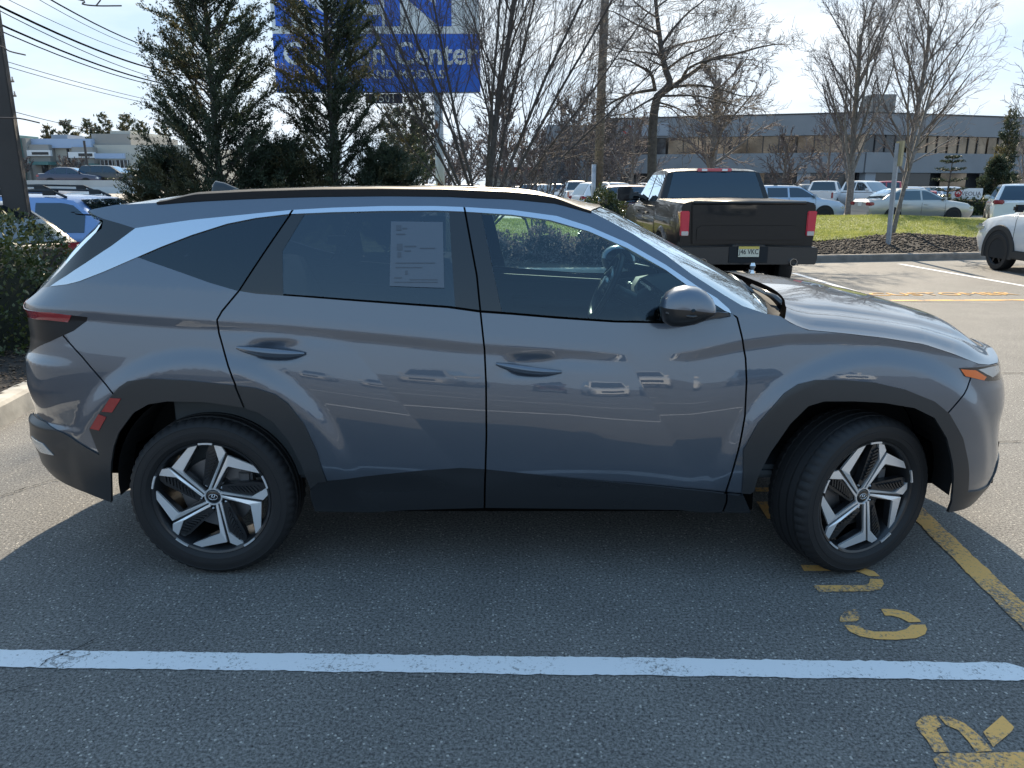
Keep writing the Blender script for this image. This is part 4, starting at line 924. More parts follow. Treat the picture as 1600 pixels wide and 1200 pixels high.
def path(p, d, L, n, wob_, up=0., r_=None):
    """wandering branch path"""
    r_ = r_ or rng; out = [np.array(p, float)]; d = np.array(d, float); d /= np.linalg.norm(d)
    for i in range(n):
        d = d + r_.normal(0, wob_, 3) + np.array([0, 0, up]); d /= np.linalg.norm(d); out.append(out[-1] + d * L / n)
    return np.array(out), d
def spread(d, ang, az):
    d = d / np.linalg.norm(d); a = np.cross(d, [0, 0, 1.] if abs(d[2]) < .95 else [1., 0, 0]); a /= np.linalg.norm(a); b = np.cross(d, a)
    return d * math.cos(ang) + (a * math.cos(az) + b * math.sin(az)) * math.sin(ang)
def grow(tr, tw, p, d, L, r, lvl, P):
    """recursive bare branch: thick ones into tr, fine ones into tw"""
    n = 6 if lvl <= 1 else (4 if lvl == 2 else 3); pts, de = path(p, d, L, n, P['wob'][min(lvl, 3)], P['up'][min(lvl, 3)])
    rad = np.linspace(r, max(r * (.35 if lvl else .45), P['rmin']), n + 1); (tr if lvl <= P['trl'] else tw).add(pts, rad)
    if lvl >= P['lv']: return
    k = P['n'][min(lvl, len(P['n']) - 1)]; f0 = P['f0'][min(lvl, len(P['f0']) - 1)]
    for i in range(k):
        f = f0 + (1 - f0) * (i + rng.random()) / k; x = f * n; i0 = min(int(x), n - 1); q = pts[i0] + (pts[i0 + 1] - pts[i0]) * (x - i0); dd = pts[i0 + 1] - pts[i0]
        rr = np.interp(f, [0, 1], [rad[0], rad[-1]])
        ang = R(rng.uniform(*P['ang'][min(lvl, len(P['ang']) - 1)])); nd = spread(dd, ang, rng.random() * 6.283 if lvl else (i * 2.4 + rng.normal(0, .3)))
        l2 = L * rng.uniform(*P['len'][min(lvl, len(P['len']) - 1)]) * (1.15 - .55 * f if lvl == 0 else 1)
        grow(tr, tw, q, nd, l2, max(rr * P.get('rr', .55), P['rmin']), lvl + 1, P)
def bare_tree(name, label, loc, h, r, P, group=None, mats=None, stems=None, cat='tree'):
    t = thing(name, label, cat, loc, 0, group); tr, tw = Tubes(7), Tubes(3)
    for (d, L, rr) in (stems or [((0, 0, 1), h, r)]): grow(tr, tw, (rng.normal(0, .03), rng.normal(0, .03), -.05), d, L, rr, 0, P)
    tr.build('trunk', (mats or (BARK, TWIG))[0], t); tw.build('crown', (mats or (BARK, TWIG))[1], t); return t
VASE = dict(lv=4, trl=1, n=[9, 8, 7, 5], f0=[.25, .25, .2, .2], ang=[(22, 40), (20, 42), (22, 45), (20, 50)], len=[(.38, .60), (.30, .55), (.3, .55), (.35, .6)], wob=[.03, .06, .08, .12], up=[.0, .035, .03, .02], rmin=.0045, rr=.5)
OAK = dict(lv=4, trl=1, n=[17, 9, 7, 5], f0=[.36, .2, .15, .15], ang=[(60, 96), (25, 55), (25, 60), (25, 60)], len=[(.34, .56), (.28, .55), (.3, .55), (.3, .6)], wob=[.035, .10, .13, .16], up=[.0, .035, .03, .03], rmin=.0055, rr=.48)
UPR = dict(lv=4, trl=1, n=[17, 9, 6, 4], f0=[.22, .18, .15, .15], ang=[(28, 58), (20, 45), (22, 50), (25, 55)], len=[(.34, .58), (.26, .5), (.28, .5), (.3, .55)], wob=[.02, .05, .08, .1], up=[.0, .05, .045, .03], rmin=.010, rr=.5)
FAR = dict(UPR, lv=3, n=[16, 9, 7], rmin=.03)
def gp(px, Y, z=0.):        # ground position under a picture column at distance Y
    d = ray(px, 400); return (CAM[0] + d[0] / d[1] * (Y - CAM[1]) * 1.0, Y, z)
def gx(px, Y, py=300): return atY(px, py, Y)[0]
# big multi-stemmed tree in front of the sign
ms = []
for az, an, L, rr in [(0, 3, 8.5, .16), (170, 17, 7.6, .085), (195, 26, 7.4, .085), (160, 33, 7.0, .07), (5, 19, 8.2, .09), (-10, 30, 7.8, .08), (20, 40, 7.0, .07), (80, 20, 7.5, .08), (-80, 22, 7.4, .08), (190, 12, 7.8, .08), (-5, 47, 6.4, .06), (175, 46, 5.6, .055), (12, 11, 8.0, .08)]:
    ms.append(((math.sin(R(an)) * math.cos(R(az)), math.sin(R(an)) * math.sin(R(az)), math.cos(R(an))), L, rr))
ms = [(d, L, rr * .52) for d, L, rr in ms]
VS = dict(VASE, lv=3, n=[14, 8, 7], f0=[.22, .2, .2], ang=[(18, 40), (18, 42), (20, 45)], len=[(.24, .42), (.3, .5), (.3, .55)], rmin=.0040, trl=0)
bare_tree('bare_tree', 'large leafless tree with many grey stems fanning out in front of the blue sign', (gx(757, 16), 16, .45), 8, .15, VS, mats=(BARKD, TWIGD), stems=ms)
# pin oak beside the pickup
rng = np.random.default_rng(11)
OK_ = dict(OAK, n=[9, 8, 6, 5], f0=[.2, .2, .15, .15], ang=[(35, 70), (25, 55), (25, 60), (25, 60)], len=[(.3, .55), (.3, .55), (.3, .55), (.3, .6)], rmin=.0044, lv=4)
_o = np.array([gx(1018, 19), 19, .35]); t = thing('bare_tree', 'leafless tree with wide level branches and one dark trunk left of the black pickup', 'tree', _o); tr, tw = Tubes(7), Tubes(3)
LIMBS = [([(1018, 330), (1018, 290), (1020, 195), (1026, 155), (1032, 147), (1046, 130), (1040, 110), (1034, 82), (1030, 52), (1026, 20), (1024, -20), (1028, -60)], .150, .035, 0),
 ([(1032, 147), (1050, 136), (1065, 125), (1087, 110), (1112, 92), (1150, 84), (1190, 73), (1222, 68)], .085, .012, .4), ([(1065, 125), (1075, 108), (1100, 96), (1140, 90), (1185, 95)], .05, .008, -.8), ([(1050, 136), (1085, 133), (1120, 138), (1160, 150), (1195, 148)], .045, .008, 1.2),
 ([(1024, 142), (1017, 115), (1000, 104), (975, 92), (950, 96)], .055, .008, -.5), ([(1023, 140), (990, 146), (960, 158), (935, 178), (915, 190)], .05, .008, .9), ([(1026, 150), (1000, 165), (975, 178), (940, 182)], .035, .006, -1.3),
 ([(1032, 55), (1012, 46), (990, 36), (960, 19), (935, 14)], .04, .006, .7), ([(1034, 70), (1052, 45), (1075, 20), (1100, 0), (1120, -25)], .045, .008, -.4), ([(1036, 82), (1060, 70), (1095, 62), (1130, 52), (1160, 44)], .04, .007, .8), ([(1040, 110), (1070, 88), (1110, 70), (1150, 30)], .04, .007, -1.0), ([(1034, 88), (1010, 82), (980, 80), (950, 72)], .035, .006, 1.0),
 ([(1030, 160), (1060, 170), (1085, 185), (1110, 180)], .03, .006, .6), ([(1024, 165), (1045, 168), (1058, 178), (1070, 186)], .022, .006, -.5), ([(1030, 150), (1090, 150), (1140, 162), (1180, 172)], .035, .006, -.6), ([(1030, 30), (1000, 10), (975, -15)], .03, .006, -.9), ([(1028, 10), (1060, -15), (1085, -50)], .03, .006, .6)]
for pts, r0, r1, dy in LIMBS:
    q = np.array([atY(x, y, 19 + dy * k) for (x, y), k in zip(pts, np.linspace(0, 1, len(pts)) ** .8)]) - _o; q = catmull(q, 4); rad = np.linspace(r0, r1, len(q)); tr.add(q, rad)
    n = len(q); L = np.linalg.norm(q[-1] - q[0]); main = r0 > .1
    for i in range(12 if main else 9):
        f = rng.uniform(.55 if main else .18, 1); k = min(int(f * (n - 1)), n - 2); dd = q[k + 1] - q[k]; nd = spread(dd, R(rng.uniform(25, 65)), rng.random() * 6.28); nd = nd * [1, 1, .6]
        grow(tr, tw, q[k], nd, rng.uniform(.6, 1.6) * (1.2 - .45 * f), max(rad[k] * .4, .008), 1, dict(OK_, trl=0, n=[0, 7, 5, 4], lv=3, wob=[.03, .10, .12, .14]))
tr.build('trunk', BARKD, t); tw.build('crown', TWIGD, t)
# two tall trees before the office building
bare_tree('bare_tree', 'left of the two tall leafless trees standing by the white pickup and silver sedan', (gx(1330, 33), 33, 0), 8.2, .17, dict(UPR, f0=[.14, .18, .15], n=[19, 9, 6, 4], rmin=.006, ang=[(16, 40), (16, 38), (20, 45), (25, 50)], len=[(.40, .66), (.28, .5), (.28, .5), (.3, .55)]), group='tall bare trees before the office building')
bare_tree('bare_tree', 'right of the two tall leafless trees, rising behind the grey post', (gx(1412, 35), 35, 0), 8.8, .16, dict(UPR, n=[20, 9, 6, 4], rmin=.006, ang=[(22, 46), (18, 40), (20, 45), (25, 50)], len=[(.34, .58), (.28, .5), (.28, .5), (.3, .55)]), group='tall bare trees before the office building')
bare_tree('bare_tree', 'small leaning young tree growing in the mulch bed beside the grey post', (gx(1404, 16.4), 16.4, .38), 4.2, .055, dict(UPR, lv=3, n=[13, 7, 5], f0=[.35, .2, .2], rmin=.004), stems=[((.10, .05, 1), 4.0, .06)])
bare_tree('bare_tree', 'leafless tree of dense brown twigs behind the black pickup, close to the office wall', (gx(1110, 44), 44, 0), 7.6, .26, dict(UPR, rmin=.012, ang=[(35, 75), (25, 50), (22, 50), (25, 55)]))
for px, Y, h, lab in ((1225, 38, 3.6, 'low leafless bush tree right behind the black pickup cab'), (1290, 52, 5.2, 'leafless tree between the two dark windows left of the twin tall trees'), (985, 46, 5.6, 'bare twiggy tree standing against the left end of the office building'), (1600, 60, 9.5, 'leafless tree cut by the right edge of the picture')):
    bare_tree('bare_tree', lab, (gx(px, Y), Y, 0), h, .13, dict(FAR, rmin=.014, n=[15, 9, 6], f0=[.12, .15, .15], ang=[(30, 65), (22, 50), (22, 50)]))
bare_tree('shrub', 'leafless shrub with thin upright stems on the lawn seen through the front side window', (gx(838, 14.2), 14.2, .2), 1.6, .02, dict(VASE, lv=3, n=[5, 4, 3], rmin=.006), stems=[((math.cos(a) * .35, math.sin(a) * .35, 1), 1.7, .03) for a in np.linspace(0, 6.28, 8)[:-1]], cat='shrub')
# far wooded horizon of single trees
rng = np.random.default_rng(23)
protos = []
for i in range(3):
    protos.append(bare_tree('distant_tree', 'far leafless tree in the grey brown row along the horizon', (0, 0, 0), 8.5, .2, dict(FAR, rmin=.035, f0=[.15, .15, .15]), group='leafless trees along the horizon'))
spots = [(640, 75), (668, 82), (700, 70), (735, 90), (790, 78), (815, 84), (838, 70), (868, 88), (893, 74), (915, 66), (940, 80), (960, 72), (612, 88), (846, 95), (880, 100), (775, 95), (720, 100)]
for i, (px, Y) in enumerate(spots):
    o = protos[i] if i < 3 else copy_tree(protos[i % 3]); o.location = (gx(px, Y), Y, -.5); o.rotation_euler.z = rng.random() * 6; s = rng.uniform(.7, 1.1); o.scale = (s, s, s * rng.uniform(.8, 1.1))
# ---- evergreens
CED = leafmat('cedar_foliage', (.018, .032, .020), (.065, .085, .044), 3.2, .6, .28); CEDO = leafmat('cedar_foliage_olive', (.055, .060, .026), (.13, .115, .055), 4., .6, .32)
def cedar(label, loc, h, rad, nb=150, z0=.1, seed=1, lean=0., open_=1., olive=.18, per=16, group=None, name='cedar_tree', top=1., asc=(15, 48), lf=1., kk=24):
    global rng
    rng = np.random.default_rng(seed); t = thing(name, label, 'tree', loc, 0, group); tr = Tubes(6); Cs, Ds, Ls = [], [], []
    tp, _ = path((0, 0, -.05), (lean, 0, 1), h, 10, .012); tr.add(tp, np.linspace(.058 * h / 6, .010, 11))
    for i in range(nb):
        f = z0 + (1 - z0) * ((i + rng.random()) / nb); b = np.array([np.interp(f * h, tp[:, 2], tp[:, k]) for k in range(3)]); az = i * 2.4 + rng.normal(0, .4)
        L = rad * (1 - f) ** .62 * rng.uniform(.55, 1.12) * (1 if f > .15 else .9) + .12; el = R(rng.uniform(*asc)); d = np.array([math.cos(az) * math.cos(el), math.sin(az) * math.cos(el), math.sin(el)])
        pts, _ = path(b, d, L, 5, .10, .06); tr.add(pts, np.linspace(.016, .004, 6))
        m = max(3, int(per * L / rad * 1.6)); ff = rng.uniform(.26 * open_, 1, m); x = ff * 5; i0 = np.minimum(x.astype(int), 4); q = pts[i0] + (pts[i0 + 1] - pts[i0]) * (x - i0)[:, None]
        dd = pts[i0 + 1] - pts[i0]; dd /= np.linalg.norm(dd, axis=1)[:, None]
        for c, dr in zip(q, dd):                         # a feathery spray
            sd = dr + rng.normal(0, .55, 3) + [0, 0, .28]; sd /= np.linalg.norm(sd); sl = rng.uniform(.16, .36); k = kk; s_ = rng.random(k)
            Cs.append(c + sd * (s_ * sl)[:, None] + rng.normal(0, .014 * lf, (k, 3))); Ds.append(sd + rng.normal(0, .42, (k, 3)) + [0, 0, .15]); Ls.append(rng.uniform(.026, .062, k) * lf)
    Cs, Ds, Ls = np.vstack(Cs), np.vstack(Ds), np.hstack(Ls); tr.build('trunk', BARKD, t)
    g = np.sin(Cs[:, 0] * 3.1 + seed) + np.sin(Cs[:, 2] * 2.3 + Cs[:, 1] * 2.7); om = g > np.quantile(g, 1 - olive)
    V, F = leaves(Cs, Ds, Ls, Ls * .40); d = me('crown', V, F, [CED, CEDO], t); d.data.polygons.foreach_set('material_index', om.astype(np.int32)); return t
cedar('dense dark cedar with a full crown left of the blue sign', (gx(345, 11.6), 11.6, .14), 8.0, 1.85, 270, .03, 3, per=32, olive=.14)
cedar('slimmer open cedar with olive tips standing across the left half of the blue sign', (gx(526, 12.6), 12.6, .14), 8.6, 1.5, 280, .05, 4, per=24, olive=.34, open_=1.1)
cedar('low bushy dark juniper between the two cedars', (gx(445, 12.3), 12.3, .14), 2.15, 1.7, 130, .02, 5, per=30, olive=.1, name='juniper')
cedar('low dark juniper at the foot of the open cedar, right side', (gx(600, 12.8), 12.8, .14), 2.05, 1.35, 110, .02, 6, per=30, olive=.12, name='juniper')
cedar('low juniper on the left flank of the dense cedar by the blue wagon', (gx(262, 12.2), 12.2, .14), 1.95, 1.3, 100, .02, 8, per=30, olive=.25, name='juniper')
PIN = dict(per=20, olive=.3, name='pine_tree', asc=(-5, 35), lf=3., kk=9)
for i, (px, Y, h, rad, lab) in enumerate([(640, 40, 6.4, 1.6, 'pine seen in the gap under the blue sign, left of the rusty sign post'), (662, 46, 7.2, 1.7, 'pine right beside the rusty sign post under the sign board'), (618, 52, 7.0, 2.0, 'pine behind the open cedar below the sign')]):
    cedar(lab, (gx(px, Y), Y, 0), h, rad, 60, .25, 40 + i, **PIN)
for i, (px, Y, h) in enumerate([(118, 105, 8.6), (150, 112, 9.2), (178, 108, 9.6), (205, 104, 9.4), (232, 110, 8.8), (90, 118, 8.9), (262, 112, 9.2)]):
    o = cedar('far green pine showing over the shop roofs', (gx(px, Y), Y, 1.2), h, 3.3, 44, .22, 60 + i, per=16, olive=.4, name='pine_tree', asc=(-5, 30), lf=8., kk=8, group='pines behind the shops')
# evergreen bush, feathery conifer and araucaria-like tree before the office
cedar('rounded dark evergreen tree beside the white name board', (gx(1552, 41), 41, 0), 3.0, 1.15, 120, .03, 71, per=24, olive=.2, name='evergreen_tree', lf=2.4, kk=8)
cedar('slim pale green conifer rising behind the rounded evergreen', (gx(1566, 45), 45, 0), 5.9, 1.1, 90, .2, 72, per=16, olive=.3, name='conifer', lf=2.4, kk=8)
rng = np.random.default_rng(77)
t = thing('tiered_conifer', 'small conifer with flat tiers of branches left of the white name board', 'tree', (gx(1481, 38), 38, 0)); tr = Tubes(5); tr.add([(0, 0, 0), (0, 0, 1.6), (.03, 0, 3.1)], [.07, .05, .015]); Cs, Ds = [], []
for z, L in ((.75, .75), (1.25, .85), (1.75, .8), (2.3, .72), (2.72, .55), (2.95, .35)):
    for az in np.linspace(0, 6.28, 8)[:-1] + rng.random():
        d = np.array([math.cos(az), math.sin(az), .18]); tr.add([(0, 0, z), tuple(d * L * .6 + [0, 0, z - .02]), tuple(d * L + [0, 0, z + .05])], [.03, .022, .008]); f = rng.uniform(.35, 1.05, 46)[:, None]; Cs.append(d * L * f + [0, 0, z] + rng.normal(0, .035, (46, 3))); Ds.append(np.tile(d, (46, 1)) + rng.normal(0, .8, (46, 3)))
tr.build('trunk', BARKD, t); V, F = leaves(np.vstack(Cs), np.vstack(Ds), .12, .04); me('crown', V, F, CED, t)
# ---- clipped hedges and bushes
HED = leafmat('hedge_leaf', (.022, .040, .012), (.085, .105, .032), 2.4, .30, .22); HEDY = leafmat('hedge_leaf_gold', (.09, .10, .03), (.17, .16, .06), 3., .35, .3)
def hedge(name, label, loc, rad, n, size=.035, pw=2.6, seed=5, mats=None, lump=.10, cat='hedge', gold=.1, stems=True):
    global rng
    rng = np.random.default_rng(seed); t = thing(name, label, cat, loc); n3 = rng.normal(size=(n, 3)); n3[:, 2] = np.abs(n3[:, 2]) * .9 - .12 * rng.random(n); u = n3 / np.linalg.norm(n3, axis=1)[:, None]
    k = (np.abs(u) ** pw).sum(1) ** (-1 / pw); lum = 1 + lump * (np.sin(u[:, 0] * 7 + seed) * np.sin(u[:, 1] * 6) + .7 * np.sin(u[:, 2] * 9 + u[:, 0] * 5)) + lump * .5 * np.sin(u[:, 0] * 23) * np.sin(u[:, 2] * 19 + 1)
    depth = 1 - np.abs(rng.normal(0, .085, n)); Cc = u * (k * lum * depth)[:, None] * np.array(rad)
    V, F = leaves(Cc, u * .7 + rng.normal(0, .7, (n, 3)) + [0, 0, .25], rng.uniform(.6, 1.25, n) * size * 1.7, rng.uniform(.6, 1.2, n) * size)
    d = me('foliage', V, F, list(mats or (HED, HEDY)), t); d.data.polygons.foreach_set('material_index', (rng.random(n) < gold).astype(np.int32))
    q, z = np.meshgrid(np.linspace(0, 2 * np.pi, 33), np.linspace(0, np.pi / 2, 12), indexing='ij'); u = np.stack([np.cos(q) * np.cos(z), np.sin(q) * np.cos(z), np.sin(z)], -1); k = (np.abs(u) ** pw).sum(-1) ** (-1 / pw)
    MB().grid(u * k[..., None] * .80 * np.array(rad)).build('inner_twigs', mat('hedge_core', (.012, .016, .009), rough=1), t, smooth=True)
    return t
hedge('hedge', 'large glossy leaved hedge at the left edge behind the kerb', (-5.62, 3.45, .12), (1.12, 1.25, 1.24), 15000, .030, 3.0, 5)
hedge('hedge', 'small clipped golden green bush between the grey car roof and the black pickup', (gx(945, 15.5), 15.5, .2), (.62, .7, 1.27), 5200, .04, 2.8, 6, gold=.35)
BRN = leafmat('bare_hedge_twig', (.22, .16, .15), (.36, .27, .25), 3., .9, .55)
for i, (px, w) in enumerate([(765, 1.0), (850, 1.05), (930, 1.0), (1000, .9)]):
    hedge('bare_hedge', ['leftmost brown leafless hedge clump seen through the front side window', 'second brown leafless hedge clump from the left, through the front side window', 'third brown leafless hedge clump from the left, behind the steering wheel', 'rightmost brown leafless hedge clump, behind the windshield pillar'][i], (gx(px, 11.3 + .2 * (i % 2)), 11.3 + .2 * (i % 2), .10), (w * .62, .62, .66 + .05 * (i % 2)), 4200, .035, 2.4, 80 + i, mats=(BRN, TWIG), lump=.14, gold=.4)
for i, (px, Y, rx, h) in enumerate([(1500, 39, 2.6, 1.0), (1560, 40, 2.2, .95)]):
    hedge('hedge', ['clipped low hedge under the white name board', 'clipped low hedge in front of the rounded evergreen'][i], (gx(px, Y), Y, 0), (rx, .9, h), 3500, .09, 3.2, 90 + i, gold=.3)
# ================================================================== buildings, signs, poles, wires
rng = np.random.default_rng(5)
PANEL = mat('office_panel', (.235, .24, .25), rough=.6, noise=(.35, .08, 3)); PANEL2 = mat('office_panel_light', (.30, .32, .35), rough=.6)
BRONZE = mat('bronze_window', (.20, .15, .105), rough=.12, metal=.55, noise=(.5, .5, 4)); DKGL = mat('dark_window', (.05, .052, .056), rough=.06, spec=.6)
WALLC = mat('cream_render', (.46, .45, .40), rough=.85, noise=(.6, .08, 3)); GREYW = mat('grey_render', (.30, .29, .27), rough=.85); TEAL = mat('teal_panel', (.10, .21, .20), rough=.6); BLUEF = mat('pale_blue_fascia', (.34, .44, .60), rough=.6)
WHITE = mat('white_paint', (.72, .73, .74), rough=.5); DARK = mat('dark_metal', (.03, .03, .032), rough=.5); POLEW = mat('pole_timber', (.17, .14, .115), rough=.9, noise=(12, .3, 6), bump=(30, .5, .01))
def wallseg(t, name, p0, p1, z0, z1, th, m, bev=0.):
    p0, p1 = np.array(p0), np.array(p1); c = (p0 + p1) / 2; d = p1 - p0; L = np.linalg.norm(d); mb = MB(); n = np.array([-d[1], d[0]]) / L
    c = c + n * th / 2; mb.box((c[0], c[1], (z0 + z1) / 2), (L, th, z1 - z0), math.atan2(d[1], d[0])); return mb.build(name, m, t, bevel=bev)
OX0, OXC, OX1 = gx(945, 86), gx(1345, 78), gx(1760, 90)
t = thing('office_building', 'long two storey blue grey office building across the right background', 'building', (0, 0, 0)); P0, PC, P1 = np.array([OX0, 86.]), np.array([OXC, 78.]), np.array([OX1, 90.])
for a, b in ((P0, PC), (PC, P1)):
    d = (b - a) / np.linalg.norm(b - a); nn = np.array([-d[1], d[0]]); L = np.linalg.norm(b - a)
    wallseg(t, 'parapet', a, b, 6.5, 8.55, .5, PANEL); wallseg(t, 'coping', a - nn * .06, b - nn * .06, 8.55, 8.68, .6, DARK)
    wallseg(t, 'floor_band', a - nn * .25, b - nn * .25, 2.75, 4.75, .5, PANEL); wallseg(t, 'back_wall', a + nn * 1.6, b + nn * 1.6, 0, 6.6, .3, DKGL)
    nb = int(L / 5.5)
    for i in range(nb):
        q0, q1 = a + d * (L * i / nb + .15), a + d * (L * (i + 1) / nb - .15)
        wallseg(t, 'window', q0 + nn * .45, q1 + nn * .45, 4.75, 6.5, .1, BRONZE if i % 5 else DKGL)
        for k in (.25, .5, .75): m = MB(); qq = q0 + (q1 - q0) * k + nn * .40; m.box((qq[0], qq[1], 5.62), (.09, .12, 1.76), math.atan2(d[1], d[0])); m.build('mullion', DARK, t)
        if i % 2 == 0: wallseg(t, 'window', q0 + nn * .9, q0 + nn * .9 + d * 3.6, .5, 2.75, .1, BRONZE if i % 3 else DKGL)
        if i % 3 == 0: wallseg(t, 'column', q0 + d * .2, q0 + d * 1.5, 0, 2.75, .9, PANEL2)
c = (P0 + PC) / 2 + [0, 14]; m = MB(); m.box((OXC - 2, 101, 4.2), (60, 20, 8.2)); m.build('main_block', PANEL, t)
m = MB(); m.box((gx(1357, 90), 90, 9.9), (2.7, 2.7, 3.1)); m.build('roof_plant', mat('roof_box', (.22, .22, .21), rough=.8), t)
RED = mat('red_lettering', (.50, .035, .04), rough=.5); LETG = mat('grey_lettering', (.10, .09, .11), rough=.5)
d = (PC - P0) / np.linalg.norm(PC - P0); ang = math.atan2(d[1], d[0]); sp_ = P0 + d * 4.2
m = MB(); m.box((sp_[0], sp_[1] - .12, 7.35), (5.2, .12, 1.3), ang); m.build('sign_panel', PANEL2, t)
def ring(c, r, w, m, parent, ax='y', name='logo'):
    q = np.linspace(0, 2 * math.pi, 28); b = MB(); b.tube([(c[0] + r * math.cos(k) * math.cos(ang if ax == 'o' else 0), c[1] + r * math.cos(k) * math.sin(ang if ax == 'o' else 0), c[2] + r * math.sin(k)) for k in q], w, 5, cap=False); return b.build(name, m, parent, smooth=True)
ring((sp_[0] - 1.9, sp_[1] - .28 + .15 - .16, 7.38), .42, .10, RED, t, 'o'); text('lettering', 'VEOLIA', (sp_[0] + .5, sp_[1] - .20, 7.36), .95, RED, t, rz=ang)
# name board on the lawn
bx = gx(1511, 38.5); t = thing('name_board', 'low white lettered board with a red round logo, standing before the office', 'sign', (bx, 38.5, 0))
m = MB(); m.box((0, 0, 1.12), (1.62, .12, .58)); m.build('board', WHITE, t, bevel=.01)
m = MB(); m.box((-.6, 0, .42), (.1, .1, .85)); m.build('leg', DARK, t); m = MB(); m.box((.6, 0, .42), (.1, .1, .85)); m.build('leg', DARK, t)
ring((-.50, -.075, 1.13), .155, .032, RED, t); m = MB(); m.tube([(-.60, -.075, 1.10), (-.50, -.075, 1.03), (-.40, -.075, 1.10)], .035, 5); m.tube([(-.5, -.075, 1.05), (-.5, -.075, 1.19)], .022, 5); m.build('logo', RED, t); text('lettering', 'VEOLIA', (.20, -.068, 1.12), .30, LETG, t, sx=1.05)
# big blue and white road sign
SY = 20.; sx0, sx1 = gx(446, SY), gx(752, SY); SZ = lambda y: atY(600, y, SY)[2]; BLUE = mat('sign_blue', (.045, .17, .75), rough=.5); SWHITE = mat('sign_white', (.90, .91, .93), rough=.5)
t = thing('road_sign', 'big blue and white lettered sign board on two white posts behind the cedars', 'sign', ((sx0 + sx1) / 2, SY, 0)); cx = (sx0 + sx1) / 2
m = MB(); m.box((0, 0, (SZ(145) + SZ(55)) / 2), (sx1 - sx0, .35, SZ(55) - SZ(145))); m.build('lower_panel', BLUE, t, bevel=.01)
m = MB(); m.box((0, 0, (SZ(55) + SZ(-75)) / 2 + .003), (sx1 - sx0, .345, SZ(-75) - SZ(55) - .006)); m.build('upper_panel', SWHITE, t, bevel=.01)
fx = lambda px: gx(px, SY) - cx
text('lettering', 'Collision Center', (fx(604), -.183, SZ(87)), .83, SWHITE, t, sx=1.0, bold=.018); text('lettering', 'ALL MAKES AND MODELS', (fx(594), -.183, SZ(118)), .315, SWHITE, t, sx=1.12, bold=.009)
o = text('lettering', 'KEN', (0, 0, 0), 1., BLUE, t, bold=.035); q = np.array([v.co[:] for v in o.data.vertices]); lo, hi = q.min(0), q.max(0)
for v in o.data.vertices: v.co = (fx(452) + (v.co[0] - lo[0]) / (hi[0] - lo[0]) * (fx(711) - fx(452)), -.183 + v.co[1] * .5, SZ(43) + (v.co[2] - lo[2]) / (hi[2] - lo[2]) * (SZ(-42) - SZ(43)))
m = MB(); m.box((fx(606), .02, SZ(154)), (1.06, .12, SZ(146.5) - SZ(161))); m.build('number_plate', mat('navy', (.012, .02, .07), rough=.5), t); text('lettering', '1501', (fx(607), -.052, SZ(154)), .34, SWHITE, t)
RUST = mat('rusty_white_post', (.55, .56, .57), rough=.6); n, l = nodes(RUST); tcn = n.new('ShaderNodeTexCoord'); z_ = n.new('ShaderNodeTexNoise'); z_.inputs['Scale'].default_value = 2.2; z_.inputs['Detail'].default_value = 8; l.new(tcn.outputs['Object'], z_.inputs['Vector']); r_ = n.new('ShaderNodeValToRGB'); r_.color_ramp.elements[0].position = .56; r_.color_ramp.elements[1].position = .62; r_.color_ramp.elements[0].color = (.55, .57, .6, 1); r_.color_ramp.elements[1].color = (.17, .07, .03, 1); l.new(z_.outputs['Fac'], r_.inputs[0]); l.new(r_.outputs[0], n['Principled BSDF'].inputs['Base Color'])
for px in (526, 688):
    m = MB(); m.tube([(fx(px), .05, -.1), (fx(px), .05, SZ(144))], .135, 14); m.build('post', RUST, t, smooth=True)
# utility pole behind the bare trees
t = thing('utility_pole', 'tall timber utility pole with a grey pipe at its foot, left of the oak', 'pole', (gx(934, 24), 24, 0)); m = MB(); m.tube([(0, 0, -.1), (.03, 0, 5), (.12, 0, 11)], [.165, .150, .12], 12); m.build('pole', POLEW, t, smooth=True)
m = MB(); m.tube([(-.17, -.12, 0), (-.165, -.12, 2.3)], .085, 10); m.build('cable_pipe', mat('galvanised', (.42, .42, .43), rough=.5, metal=.5, noise=(6, .2, 4)), t, smooth=True)
# square dark post at the left edge
p = atY(31, 350, 5.2); t = tag(MB().box((0, 0, 2.6), (.235, .20, 5.6), .35).build('square_post', mat('dark_brown_post', (.050, .043, .040), rough=.7, noise=(3, .15, 4)), None, bevel=.012), 'square dark brown post rising from the hedge at the left edge', 'post'); t.location = (p[0], 5.2, 0)
# leaning grey sign post in the mulch, its tan plate seen edge-on
a, b = atY(1387, 389, 14.6), atY(1403, 224, 14.6); t = thing('sign_post', 'grey steel post with a tan sign plate turned edge-on, standing in the mulch bed', 'sign post', (a[0], 14.6, a[2])); d = b - a
m = MB(); m.tube([(0, 0, -.15), tuple(d * 1.0)], .062, 4); m.build('post', mat('grey_post', (.34, .34, .35), rough=.6, noise=(8, .15, 4)), t)
k0, k1 = d * .80, d * 1.01; m = MB(); m.box(((k0[0] + k1[0]) / 2 + .03, -.045, (k0[2] + k1[2]) / 2), (.05, .32, k1[2] - k0[2] + .05)); m.build('sign_plate', mat('tan_plate', (.36, .30, .17), rough=.6), t)
